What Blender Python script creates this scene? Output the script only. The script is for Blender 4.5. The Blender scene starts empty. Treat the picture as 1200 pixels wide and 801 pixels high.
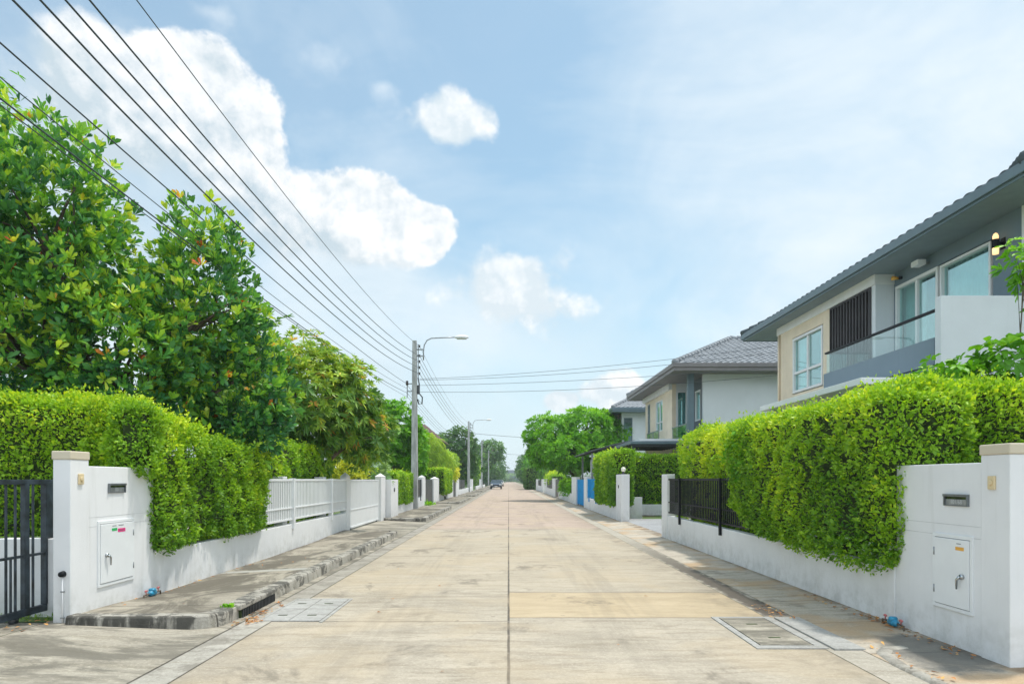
import bpy, math, random
import numpy as np
from mathutils import Vector
R = math.radians
scene = bpy.context.scene
col = scene.collection
rng = np.random.default_rng(7)
random.seed(7)

# ------------------------------------------------------------------ helpers
def tag(o, label=None, cat=None, group=None, kind=None):
    if label: o['label'] = label
    if cat: o['category'] = cat
    if group: o['group'] = group
    if kind: o['kind'] = kind
    return o

def empty(name, loc, label, cat, group=None):
    o = bpy.data.objects.new(name, None)
    o.empty_display_size = 0.2
    o.location = loc
    col.objects.link(o)
    return tag(o, label, cat, group)

def link_mesh(name, me, parent=None, mat=None, bevel=0):
    o = bpy.data.objects.new(name, me)
    col.objects.link(o)
    if mat is not None:
        me.materials.append(mat)
    if parent is not None:
        o.parent = parent
        if parent.parent is None:
            off = parent.location
        else:
            off = parent.parent.location + parent.location
        o.location = (0, 0, 0)
        me.transform(__import__('mathutils').Matrix.Translation(-Vector(off)))
    if bevel:
        b = o.modifiers.new('bevel', 'BEVEL'); b.width = bevel; b.segments = 2; b.limit_method = 'ANGLE'
        b.harden_normals = False
    return o

class MB:
    """collects world-space geometry, builds ONE mesh object"""
    def __init__(s): s.v = []; s.f = []; s.sm = []; s.cut = []
    def add(s, vs, fs, smooth=False):
        s.cut.append((len(s.v), len(s.f)))
        n = len(s.v); s.v.extend([tuple(p) for p in vs])
        for f in fs: s.f.append(tuple(i + n for i in f)); s.sm.append(smooth)
        return s
    def box(s, x0, x1, y0, y1, z0, z1):
        vs = [(x, y, z) for z in (z0, z1) for y in (y0, y1) for x in (x0, x1)]
        return s.add(vs, [(0,2,3,1),(4,5,7,6),(0,1,5,4),(2,6,7,3),(0,4,6,2),(1,3,7,5)])
    def quad(s, a, b, c, d): return s.add([a, b, c, d], [(0,1,2,3)])
    def tube(s, pts, rad, n=8, cap=True):
        pts = [Vector(p) for p in pts]
        if not hasattr(rad, '__len__'): rad = [rad]*len(pts)
        vs = []; fs = []
        up = None
        for i, p in enumerate(pts):
            d = (pts[min(i+1, len(pts)-1)] - pts[max(i-1, 0)]).normalized()
            if up is None:
                up = Vector((0,0,1)) if abs(d.z) < .9 else Vector((1,0,0))
            a = d.cross(up).normalized(); b = a.cross(d).normalized(); up = b
            for k in range(n):
                t = 2*math.pi*k/n
                vs.append(p + rad[i]*(math.cos(t)*a + math.sin(t)*b))
        for i in range(len(pts)-1):
            for k in range(n):
                fs.append((i*n+k, i*n+(k+1)%n, (i+1)*n+(k+1)%n, (i+1)*n+k))
        if cap:
            fs.append(tuple(range(n-1, -1, -1))); fs.append(tuple(range((len(pts)-1)*n, len(pts)*n)))
        return s.add(vs, fs, True)
    def disc_stack(s, cx, cy, prof, n=16, axis='z'):
        """lathe: prof = [(r, h)...] around an axis through (cx,cy)"""
        vs = []; fs = []
        for r, h in prof:
            for k in range(n):
                t = 2*math.pi*k/n
                vs.append((cx + r*math.cos(t), cy + r*math.sin(t), h))
        m = len(prof)
        for i in range(m-1):
            for k in range(n):
                fs.append((i*n+k, i*n+(k+1)%n, (i+1)*n+(k+1)%n, (i+1)*n+k))
        fs.append(tuple(range(n-1, -1, -1))); fs.append(tuple(range((m-1)*n, m*n)))
        return s.add(vs, fs, True)
    def build_each(s, name, mat, parent=None, bevel=0):
        """every primitive becomes an object of its own"""
        out = []
        cs = s.cut + [(len(s.v), len(s.f))]
        for (v0, f0), (v1, f1) in zip(cs, cs[1:]):
            q = MB(); q.v = s.v[v0:v1]; q.f = [tuple(i-v0 for i in f) for f in s.f[f0:f1]]; q.sm = s.sm[f0:f1]
            out.append(q.build(name, mat, parent, bevel))
        return out
    def build(s, name, mat, parent=None, bevel=0):
        me = bpy.data.meshes.new(name)
        me.from_pydata(s.v, [], s.f)
        me.polygons.foreach_set('use_smooth', s.sm)
        me.update()
        return link_mesh(name, me, parent, mat, bevel)

def wall_grid(mb, origin, ud, length, height, openings, thick, nd):
    """solid wall with openings. origin corner, ud unit vector along, nd outward normal; openings (u0,u1,z0,z1)"""
    us = sorted({0, length, *[o[0] for o in openings], *[o[1] for o in openings]})
    zs = sorted({0, height, *[o[2] for o in openings], *[o[3] for o in openings]})
    us = [u for u in us if 0 <= u <= length]; zs = [z for z in zs if 0 <= z <= height]
    def solid(i, j):
        if i < 0 or j < 0 or i >= len(us)-1 or j >= len(zs)-1: return False
        cu = (us[i]+us[i+1])/2; cz = (zs[j]+zs[j+1])/2
        return not any(o[0] < cu < o[1] and o[2] < cz < o[3] for o in openings)
    O = Vector(origin); U = Vector(ud); Nn = Vector(nd)
    idx = {}; vs = []; fs = []
    def V(i, j, k):
        if (i, j, k) not in idx:
            idx[(i, j, k)] = len(vs)
            vs.append(O + U*us[i] + Vector((0,0,zs[j])) - Nn*(thick*k))
        return idx[(i, j, k)]
    for i in range(len(us)-1):
        for j in range(len(zs)-1):
            if not solid(i, j): continue
            fs.append((V(i,j,0), V(i+1,j,0), V(i+1,j+1,0), V(i,j+1,0)))
            fs.append((V(i,j+1,1), V(i+1,j+1,1), V(i+1,j,1), V(i,j,1)))
            if not solid(i-1, j): fs.append((V(i,j,0), V(i,j+1,0), V(i,j+1,1), V(i,j,1)))
            if not solid(i+1, j): fs.append((V(i+1,j,0), V(i+1,j,1), V(i+1,j+1,1), V(i+1,j+1,0)))
            if not solid(i, j-1): fs.append((V(i,j,0), V(i,j,1), V(i+1,j,1), V(i+1,j,0)))
            if not solid(i, j+1): fs.append((V(i,j+1,0), V(i+1,j+1,0), V(i+1,j+1,1), V(i,j+1,1)))
    mb.add(vs, fs)

# ------------------------------------------------------------------ node helpers
class NT:
    def __init__(s, nt): s.nt = nt; s.n = nt.nodes; s.l = nt.links
    def node(s, t, **kw):
        n = s.n.new(t)
        for k, v in kw.items(): setattr(n, k, v)
        return n
    def put(s, sock, v):
        if isinstance(v, (int, float)):
            try: sock.default_value = v
            except TypeError: sock.default_value = (v, v, v)
        elif isinstance(v, (tuple, list)):
            v = tuple(v)
            if len(sock.default_value) == 4 and len(v) == 3: v = v + (1,)
            sock.default_value = v
        else: s.l.new(v, sock)
    def math(s, op, a, b=0, c=0, clamp=False):
        n = s.node('ShaderNodeMath', operation=op, use_clamp=clamp)
        s.put(n.inputs[0], a); s.put(n.inputs[1], b); s.put(n.inputs[2], c)
        return n.outputs[0]
    def add(s, a, b): return s.math('ADD', a, b)
    def sub(s, a, b): return s.math('SUBTRACT', a, b)
    def mul(s, a, b): return s.math('MULTIPLY', a, b)
    def mx(s, a, b): return s.math('MAXIMUM', a, b)
    def smooth(s, x, lo, hi, a=0, b=1):
        n = s.node('ShaderNodeMapRange', interpolation_type='SMOOTHSTEP')
        s.put(n.inputs[0], x); s.put(n.inputs[1], lo); s.put(n.inputs[2], hi); s.put(n.inputs[3], a); s.put(n.inputs[4], b)
        return n.outputs[0]
    def mix(s, f, a, b, mode='MIX'):
        n = s.node('ShaderNodeMix', data_type='RGBA', blend_type=mode)
        s.put(n.inputs[0], f); s.put(n.inputs[6], a); s.put(n.inputs[7], b)
        return n.outputs[2]
    def noise(s, vec, scale, detail=4, rough=.55, dist=0):
        n = s.node('ShaderNodeTexNoise')
        s.put(n.inputs['Vector'], vec); s.put(n.inputs['Scale'], scale); s.put(n.inputs['Detail'], detail)
        s.put(n.inputs['Roughness'], rough); s.put(n.inputs['Distortion'], dist)
        return n.outputs[0]
    def pos(s): return s.node('ShaderNodeNewGeometry').outputs['Position']
    def sep(s, v):
        n = s.node('ShaderNodeSeparateXYZ'); s.put(n.inputs[0], v); return n.outputs
    def scale(s, v, sc):
        n = s.node('ShaderNodeVectorMath', operation='MULTIPLY'); s.put(n.inputs[0], v); s.put(n.inputs[1], sc); return n.outputs[0]
    def ramp(s, f, stops):
        n = s.node('ShaderNodeValToRGB'); cr = n.color_ramp
        while len(cr.elements) < len(stops): cr.elements.new(.5)
        for e, (p, c) in zip(cr.elements, stops): e.position = p; e.color = (*c, 1)
        s.put(n.inputs[0], f); return n.outputs[0]
    def bump(s, h, strength=.3, dist=.01):
        n = s.node('ShaderNodeBump'); s.put(n.inputs['Height'], h); s.put(n.inputs['Strength'], strength); s.put(n.inputs['Distance'], dist)
        return n.outputs[0]

def material(name):
    m = bpy.data.materials.new(name); m.use_nodes = True
    t = NT(m.node_tree); b = t.n['Principled BSDF']
    return m, t, b

def simple(name, c, rough=.5, metal=0, var=.08, scale=3, bump=0, spec=.5):
    m, t, b = material(name)
    p = t.pos()
    f = t.noise(p, scale, 5, .6)
    lo = tuple(max(0, x*(1-var*1.6)) for x in c); hi = tuple(min(1, x*(1+var)) for x in c)
    t.put(b.inputs['Base Color'], t.mix(t.smooth(f, .3, .7), lo, hi))
    b.inputs['Roughness'].default_value = rough; b.inputs['Metallic'].default_value = metal
    b.inputs['Specular IOR Level'].default_value = spec
    if bump:
        t.put(b.inputs['Normal'], t.bump(t.noise(p, 60, 3), bump, .004))
    return m

M = {}
def plaster(name, c, dirt=(.42,.42,.38), streak=.22):
    m, t, b = material(name)
    p = t.pos()
    a = t.noise(p, 1.3, 6, .6)
    st = t.noise(t.scale(p, (9, 9, .55)), 1, 4, .6)           # rain streaks running down
    z = t.sep(p)[2]
    low = t.smooth(z, .55, .02)                               # splash-back grime with a ragged edge
    lown = t.mul(low, t.smooth(t.noise(p, 5, 5, .7), .35, .75))
    f = t.add(t.add(t.mul(t.smooth(st, .54, .8), streak), t.mul(lown, .62)), 0)
    c0 = t.mix(t.smooth(a, .3, .75), tuple(x*.93 for x in c), c)
    t.put(b.inputs['Base Color'], t.mix(t.math('MINIMUM', f, 1), c0, dirt))
    b.inputs['Roughness'].default_value = .75
    t.put(b.inputs['Normal'], t.bump(t.add(t.noise(p, 90, 3), t.mul(t.noise(p, 8, 3), 2)), .25, .004))
    return m
M['white'] = plaster('white_painted_plaster', (.78, .785, .79))
M['cream_cap'] = plaster('cream_capstone', (.62, .55, .42), streak=.2)
M['cool_white'] = plaster('cool_white_plaster', (.72, .745, .77), streak=.1)
M['beige'] = simple('beige_cladding', (.80, .68, .52), .7, var=.05, scale=1.5)
M['grey_wall'] = plaster('grey_painted_plaster', (.115, .135, .155), dirt=(.07,.08,.09), streak=.2)
M['grey_mid'] = plaster('blue_grey_plaster', (.18, .24, .285), dirt=(.1,.12,.13), streak=.15)
M['fascia'] = simple('blue_grey_fascia', (.125, .18, .21), .45, var=.05)
M['soffit'] = simple('grey_soffit_board', (.21, .27, .30), .6, var=.05)
M['white_trim'] = simple('white_trim_paint', (.8, .8, .8), .4, var=.03)
M['white_metal'] = simple('white_metal_paint', (.77, .79, .80), .4, var=.025, scale=3)
M['black_metal'] = simple('black_metal_paint', (.008, .011, .015), .55, var=.2, scale=8, spec=.25)
M['gate_metal'] = simple('weathered_dark_metal', (.03, .043, .055), .45, var=.5, scale=6)
M['dark_metal'] = simple('dark_grey_metal', (.045, .05, .055), .4, var=.15, scale=6)
M['blue_metal'] = simple('blue_metal_paint', (.0, .27, .62), .7, var=.12, scale=4, spec=.15)
M['grey_metal'] = simple('galvanised_metal', (.32, .34, .35), .4, .6, var=.15, scale=12)
M['steel'] = simple('mailbox_metal', (.2, .22, .23), .35, .7, var=.1, scale=20)
M['chrome'] = simple('chrome_handle', (.45, .47, .48), .2, 1, var=.05)
M['ivory'] = simple('ivory_plastic', (.68, .55, .33), .4, var=.04)
M['blue_paint'] = simple('meter_blue_enamel', (.02, .25, .42), .35, var=.2, scale=30)
M['red_plastic'] = simple('red_valve_handle', (.55, .14, .14), .4, var=.1, scale=30)
M['green_label'] = simple('green_sticker', (.02, .42, .12), .4, var=.02)
M['pink_label'] = simple('pink_sticker', (.75, .02, .22), .4, var=.02)
M['orange_label'] = simple('orange_sticker', (.75, .38, .05), .4, var=.02)
M['ink'] = simple('printed_ink', (.12, .13, .14), .5, var=.02)
M['joint'] = simple('plaster_joint_grey', (.52, .53, .53), .8, var=.1)
M['engrave'] = simple('engraved_number', (.55, .57, .58), .4, var=.02)
M['wire'] = simple('black_cable_sheath', (.035, .05, .06), .5, var=.1)
M['ceramic'] = simple('brown_glazed_insulator', (.05, .04, .035), .25, var=.1)
M['bark'] = simple('grey_brown_bark', (.13, .10, .075), .9, var=.35, scale=9, bump=.6)
M['rubber'] = simple('tyre_rubber', (.02, .02, .02), .8, var=.1)
M['car_silver'] = simple('blue_grey_car_paint', (.16, .20, .25), .2, .5, var=.02)
M['car_white'] = simple('white_car_paint', (.7, .71, .72), .2, .1, var=.02)
M['asphalt_roof'] = simple('carport_sheet', (.13, .14, .15), .5, var=.12)
M['louvre_wood'] = simple('dark_louvre_slat', (.035, .03, .032), .5, var=.2)
M['red_roof'] = simple('brown_roof_tile', (.13, .075, .06), .7, var=.2, scale=4)

def tile_mat(name, c):
    m, t, b = material(name)
    p = t.pos()
    f = t.noise(t.scale(p, (3.3, 3.3, 6)), 1, 2, .5)
    g = t.noise(p, .8, 5, .6)
    t.put(b.inputs['Base Color'], t.mix(t.smooth(f, .3, .7), t.mix(g, tuple(x*.62 for x in c), tuple(x*.85 for x in c)), c))
    b.inputs['Roughness'].default_value = .85; b.inputs['Specular IOR Level'].default_value = .15
    return m
M['tile'] = tile_mat('grey_roof_tile', (.30, .32, .34))
M['tile_dark'] = tile_mat('slate_grey_roof_tile', (.10, .125, .14))

def pole_mat():
    m, t, b = material('pole_concrete')
    p = t.pos(); z = t.sep(p)[2]
    a = t.noise(t.scale(p, (6, 6, 1.2)), 1, 6, .65)
    c = t.mix(t.smooth(a, .3, .72), (.27, .28, .27), (.52, .53, .52))
    t.put(b.inputs['Base Color'], c); b.inputs['Roughness'].default_value = .85
    t.put(b.inputs['Normal'], t.bump(t.noise(p, 70, 3), .3, .004))
    return m
M['pole'] = pole_mat()

def glass_mat(name, tint, gl=.5, rough=.02, gc=(.85, .95, .95)):
    m, t, b = material(name)
    t.n.remove(b)
    out = t.n['Material Output']
    tr = t.node('ShaderNodeBsdfTransparent'); tr.inputs[0].default_value = (*tint, 1)
    g = t.node('ShaderNodeBsdfGlossy'); g.inputs[0].default_value = (*gc, 1); g.inputs['Roughness'].default_value = rough
    lw = t.node('ShaderNodeLayerWeight'); lw.inputs['Blend'].default_value = .5
    f = t.math('ADD', t.mul(t.math('POWER', lw.outputs['Facing'], 4.0), .8), gl, clamp=True)
    mixn = t.node('ShaderNodeMixShader'); t.put(mixn.inputs[0], f); t.l.new(tr.outputs[0], mixn.inputs[1]); t.l.new(g.outputs[0], mixn.inputs[2])
    t.l.new(mixn.outputs[0], out.inputs[0])
    return m
M['glass'] = glass_mat('tinted_window_glass', (.80, .96, .95), .30, gc=(.74, .93, .93))
M['rail_glass'] = glass_mat('balcony_glass', (.93, .98, .97), .07)
M['curtain'] = simple('teal_curtain', (.10, .42, .38), .8, var=.1)
M['curtain_pale'] = simple('pale_curtain', (.70, .80, .80), .8, var=.1)
M['brown_fascia'] = simple('brown_grey_fascia', (.19, .175, .17), .5, var=.05)
M['interior'] = simple('dim_room_interior', (.16, .22, .23), .9, var=.1)
M['car_glass'] = simple('car_window_glass', (.03, .05, .06), .08, 0, var=.02, spec=.9)
M['plate'] = simple('number_plate_white', (.7, .7, .68), .5, var=.02)

def lamp_mat(name, c, s):
    m, t, b = material(name)
    b.inputs['Base Color'].default_value = (.8, .7, .5, 1)
    b.inputs['Emission Color'].default_value = (*c, 1); b.inputs['Emission Strength'].default_value = s
    return m
M['warm_lamp'] = lamp_mat('lit_warm_bulb', (1, .58, .25), 1.1)
M['globe'] = simple('frosted_globe', (.75, .72, .62), .3, var=.02)
M['lamp_lens'] = simple('street_lamp_lens', (.55, .60, .58), .2, var=.02)

# ground surfaces
def concrete(name, base, dark, kind):
    m, t, b = material(name)
    p = t.pos(); x, y, z = t.sep(p)[0], t.sep(p)[1], t.sep(p)[2]
    big = t.noise(p, .45, 5, .6)
    strk = t.noise(t.scale(p, (.9, 2.6, 1)), 1.1, 6, .65)          # tyre and broom streaks across
    fine = t.noise(p, 22, 4, .7)
    c = t.mix(t.smooth(strk, .32, .70), tuple(v*.80 for v in base), base)
    c = t.mix(t.mul(t.smooth(big, .42, .66), .55), c, dark)
    strk2 = t.noise(t.scale(p, (.55, 3.4, 1)), 2.3, 7, .72, .5)
    c = t.mix(t.mul(t.smooth(strk2, .48, .62), .62), c, tuple(v*k for v, k in zip(base, (.52, .50, .46))))
    med = t.noise(p, 2.2, 6, .7, .6)
    c = t.mix(t.mul(t.smooth(med, .50, .68), .5), c, tuple(v*.62 for v in base))
    c = t.mix(t.mul(t.smooth(t.noise(p, 13, 6, .78), .44, .66), .50), c, tuple(v*.60 for v in base))
    c = t.mix(t.mul(t.smooth(t.noise(p, 38, 3, .7), .5, .68), .38), c, tuple(min(1, v*1.25) for v in base))
    wob = t.mul(t.sub(t.noise(p, 3, 3), .5), .05)
    yy = t.add(y, wob); xx = t.add(x, t.mul(wob, .25))
    def line(coord, at, w):                                        # a joint: a narrow real groove filled with dirt
        return t.smooth(t.math('ABSOLUTE', t.sub(coord, at)), w*1.5, w*.5)
    if kind == 'road':
        # repaved warm slab in the right lane, then the pinker pour farther on
        inx = t.mul(t.math('GREATER_THAN', x, 0), 1)
        pt = t.mul(t.mul(t.smooth(yy, 7.41, 7.44), t.smooth(yy, 9.12, 9.04)), inx)
        c = t.mix(t.mul(pt, .62), c, t.mix(t.smooth(strk, .3, .7), (.43, .325, .19), (.54, .42, .255)))
        far = t.smooth(yy, 20.0, 21.5)
        c = t.mix(t.mul(far, .8), c, t.mix(t.smooth(strk, .3, .7), (.385, .295, .24), (.475, .37, .30)))
        mid = t.mul(t.smooth(yy, 9.0, 9.6), t.smooth(yy, 21, 19)); 
        c = t.mix(t.mul(mid, .35), c, (.47, .40, .30))
        lines = line(xx, 0, .012)
        left = t.math('LESS_THAN', x, 0); right = t.math('GREATER_THAN', x, 0)
        for yv in (3.4, 7.22, 8.75, 13.3, 20.6, 27, 34, 42, 51): lines = t.mx(lines, t.mul(line(yy, yv, .010+yv*.0006), t.mul(left, .75)))
        for yv in (3.4, 7.42, 9.08, 13.3, 20.6, 27, 34, 42, 51): lines = t.mx(lines, t.mul(line(yy, yv, .010+yv*.0006), t.mul(right, .75)))
        lines = t.mul(lines, t.smooth(t.noise(p, 6, 3), .25, .5, .55, 1))
        c = t.mix(t.mul(lines, .85), c, (.06, .052, .045))
        # warmer worn areas, oil drips
        wm = t.smooth(t.noise(p, .55, 4, .6, .5), .46, .62)
        c = t.mix(t.mul(wm, .38), c, (.46, .37, .25))
        od = t.smooth(t.noise(p, 4.2, 3, .55), .70, .76)
        c = t.mix(t.mul(od, .6), c, (.13, .11, .09))
        tyr = t.mul(t.smooth(t.math('ABSOLUTE', t.sub(t.math('ABSOLUTE', x), 1.25)), .75, .1), t.smooth(t.noise(t.scale(p, (5, .25, 1)), 1, 5, .6), .42, .62))
        c = t.mix(t.mul(tyr, .22), c, (.20, .175, .14))
        # patches of dark lichen and old spills
        sp = t.smooth(t.noise(t.scale(p, (1, .8, 1)), .85, 7, .74, .4), .545, .66)
        c = t.mix(t.mul(sp, .62), c, (.16, .14, .11))
        # dirty edge towards the gutters
        ed = t.mul(t.smooth(t.math('ABSOLUTE', x), 2.0, 2.9), t.smooth(med, .38, .66))
        c = t.mix(t.mul(ed, .5), c, (.20, .175, .135))
    if kind == 'walk':
        yj = t.math('PINGPONG', t.add(yy, .35), .62)
        lines = t.smooth(yj, .018, .006)
        c = t.mix(t.mul(lines, .7), c, (.07, .06, .05))
        rust = t.mul(t.smooth(t.noise(p, 1.1, 4), .46, .64), .7)
        c = t.mix(rust, c, (.46, .31, .17))
        lich = t.mul(t.smooth(t.noise(p, 1.7, 6, .7), .54, .68), .5)
        c = t.mix(lich, c, (.16, .145, .12))
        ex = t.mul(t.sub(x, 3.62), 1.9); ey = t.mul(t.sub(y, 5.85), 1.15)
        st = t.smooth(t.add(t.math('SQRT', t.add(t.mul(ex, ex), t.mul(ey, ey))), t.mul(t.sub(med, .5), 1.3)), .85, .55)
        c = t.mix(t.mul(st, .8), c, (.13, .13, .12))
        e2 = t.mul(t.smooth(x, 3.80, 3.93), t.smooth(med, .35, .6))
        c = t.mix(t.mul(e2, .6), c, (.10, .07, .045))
    if kind == 'grimy':
        g1 = t.smooth(t.noise(t.scale(p, (1, .6, 1)), 1.2, 7, .72, .8), .41, .55)
        c = t.mix(t.mul(g1, .82), c, (.115, .103, .082))
        yj = t.math('PINGPONG', t.add(yy, .2), 1.9)
        c = t.mix(t.mul(t.smooth(yj, .02, .006), .7), c, (.07, .06, .05))
        bl = t.mul(t.smooth(t.math('ABSOLUTE', t.sub(yy, 10.4)), .13, .10), 1)
        c = t.mix(t.mul(bl, .65), c, (.46, .46, .43))
    if kind == 'kerb':
        g1 = t.smooth(t.add(t.noise(p, 3.6, 7, .75, .5), t.mul(t.smooth(z, .06, .16), .06)), .52, .60)
        c = t.mix(t.mul(g1, .85), c, (.085, .082, .072))
        drip = t.mul(t.smooth(t.noise(t.scale(p, (7, 7, 1.4)), 1, 4, .6), .36, .52), t.math('LESS_THAN', y, 6.76))
        c = t.mix(t.mul(drip, .9), c, (.06, .058, .05))
        yj = t.math('PINGPONG', t.add(yy, .1), .5)
        c = t.mix(t.mul(t.smooth(yj, .014, .005), .8), c, (.04, .035, .03))
    if kind == 'gutter':
        g1 = t.smooth(t.noise(p, 2.3, 6, .7), .45, .62)
        far = t.smooth(y, 7.6, 9)
        c = t.mix(t.mul(g1, .55), c, (.15, .135, .11))
        e = t.mul(t.mx(line(xx, -2.495, .014), line(xx, -2.80, .014)), 1)
        c = t.mix(t.mul(e, .75), c, (.07, .06, .05))
        c = t.mix(t.mul(far, .25), c, (.16, .14, .11))
    if kind == 'dirt_gutter':
        dm = t.mul(t.smooth(y, 7.35, 7.6), t.smooth(y, 19, 9.5))
        rag = t.smooth(t.add(t.mul(t.math('ABSOLUTE', t.sub(x, 2.95)), 5), t.mul(t.sub(t.noise(p, 4, 5, .7), .5), 1.8)), .95, .45)
        c = t.mix(t.mul(t.mul(dm, rag), .9), c, t.mix(fine, (.05, .042, .035), (.12, .10, .08)))
    if kind == 'driveway':
        g1 = t.smooth(t.noise(t.scale(p, (.8, 2.2, 1)), .9, 7, .74, .6), .42, .58)
        c = t.mix(t.mul(g1, .8), c, (.135, .125, .10))
    t.put(b.inputs['Base Color'], c)
    b.inputs['Roughness'].default_value = .88
    b.inputs['Specular IOR Level'].default_value = .25
    t.put(b.inputs['Normal'], t.bump(t.add(t.noise(p, 45, 5, .75), t.mul(med, 1.2)), .6, .012))
    return m
M['road'] = concrete('road_concrete', (.50, .44, .35), (.29, .255, .20), 'road')
M['walk'] = concrete('pavement_concrete', (.56, .50, .41), (.33, .28, .22), 'walk')
M['grimy'] = concrete('stained_pavement_concrete', (.44, .40, .325), (.26, .235, .19), 'grimy')
M['kerb'] = concrete('mossy_kerb_concrete', (.46, .435, .38), (.28, .26, .22), 'kerb')
M['gutter'] = concrete('gutter_concrete', (.50, .47, .41), (.34, .32, .27), 'gutter')
M['dirt_gutter'] = concrete('silted_gutter_concrete', (.50, .46, .38), (.34, .30, .25), 'dirt_gutter')
M['driveway'] = concrete('driveway_concrete', (.47, .43, .35), (.30, .27, .22), 'driveway')
M['slab'] = concrete('cover_slab_concrete', (.45, .445, .42), (.33, .32, .30), 'plain')
M['drive_grey'] = concrete('grey_driveway_concrete', (.40, .41, .42), (.28, .28, .28), 'plain')

def lawn():
    m, t, b = material('lawn_ground')
    p = t.pos()
    c = t.mix(t.noise(p, 3, 5), (.05, .10, .02), (.10, .17, .035))
    c = t.mix(t.smooth(t.noise(p, .6, 3), .5, .7), c, (.16, .13, .08))
    t.put(b.inputs['Base Color'], c); b.inputs['Roughness'].default_value = .95
    return m
M['lawn'] = lawn()

# foliage: tint 0..1 per leaf picks its own colour
def leaf_mat(name, stops, trans=.4, rough=.45, patch=0.0):
    m, t, b = material(name)
    at = t.node('ShaderNodeAttribute', attribute_name='tint')
    f = at.outputs['Fac']
    c = t.ramp(f, [(p, tuple(min(.8, v*1.5*k) for v, k in zip(q, (1.12, 1.05, 1.0)))) for p, q in stops])
    t.put(b.inputs['Base Color'], c)
    b.inputs['Roughness'].default_value = rough
    b.inputs['Specular IOR Level'].default_value = .35
    tr = t.node('ShaderNodeBsdfTranslucent')
    t.put(tr.inputs[0], t.mix(1, c, (1.25, 1.15, .55), 'MULTIPLY'))
    mixn = t.node('ShaderNodeMixShader'); mixn.inputs[0].default_value = trans
    t.l.new(b.outputs[0], mixn.inputs[1]); t.l.new(tr.outputs[0], mixn.inputs[2])
    t.l.new(mixn.outputs[0], t.n['Material Output'].inputs[0])
    return m
M['lf_hedge'] = leaf_mat('small_hedge_leaf', [(0, (.03, .11, .010)), (.35, (.09, .215, .014)), (.7, (.205, .375, .018)), (1, (.40, .50, .028))])
M['lf_hedge_deep'] = leaf_mat('deep_hedge_leaf', [(0, (.04, .12, .01)), (.4, (.085, .21, .014)), (.8, (.20, .38, .02)), (1, (.40, .50, .03))])
M['lf_hedge_brown'] = leaf_mat('mixed_hedge_leaf', [(0, (.07, .13, .012)), (.4, (.16, .24, .018)), (.7, (.30, .38, .025)), (.9, (.45, .46, .04)), (1, (.42, .25, .05))])
M['lf_big'] = leaf_mat('glossy_broad_leaf', [(0, (.024, .10, .040)), (.36, (.065, .21, .045)), (.60, (.17, .36, .035)), (.91, (.42, .60, .06)), (.945, (.50, .52, .06)), (.97, (.55, .17, .03)), (1, (.45, .10, .02))], .3, .28)
M['lf_mango'] = leaf_mat('long_drooping_leaf', [(0, (.028, .09, .02)), (.45, (.07, .175, .03)), (.78, (.20, .33, .035)), (.9, (.38, .44, .04)), (.95, (.58, .33, .08)), (1, (.62, .26, .08))], .3, .35)
M['lf_bright'] = leaf_mat('bright_green_leaf', [(0, (.04, .14, .01)), (.5, (.09, .27, .012)), (1, (.22, .45, .02))], .4)
M['lf_dark'] = leaf_mat('dark_green_leaf', [(0, (.02, .07, .015)), (.5, (.045, .13, .025)), (1, (.12, .24, .03))], .3)
M['lf_yellow'] = leaf_mat('yellow_shrub_leaf', [(0, (.15, .25, .02)), (.5, (.32, .38, .03)), (1, (.52, .48, .03))], .4)
M['lf_blue'] = leaf_mat('grey_green_leaf', [(0, (.05, .12, .05)), (.5, (.11, .22, .09)), (1, (.24, .36, .16))], .3)
M['lf_feather'] = leaf_mat('feathery_leaf', [(0, (.08, .18, .02)), (.5, (.18, .32, .04)), (1, (.36, .50, .08))], .4)
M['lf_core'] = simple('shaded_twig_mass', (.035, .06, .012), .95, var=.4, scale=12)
M['lf_dry'] = leaf_mat('fallen_dry_leaf', [(0, (.16, .07, .025)), (.5, (.30, .14, .05)), (1, (.42, .27, .09))], .1, .8)
M['lf_grass'] = leaf_mat('grass_blade', [(0, (.07, .16, .02)), (1, (.22, .36, .04))], .3)
# ------------------------------------------------------------------ foliage machinery
def unit(a): return a / np.maximum(np.linalg.norm(a, axis=-1, keepdims=True), 1e-9)
def snoise(p, f=1.0, seed=0.0):
    x, y, z = (p*f).T + seed*np.array([[1.7],[2.9],[4.3]])
    return (np.sin(1.9*x+1.1*np.sin(1.3*y+z)) + np.sin(2.3*y+1.3*np.sin(1.7*z+x)) + np.sin(2.1*z+1.2*np.sin(1.1*x+1.9*y)))/3

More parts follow.
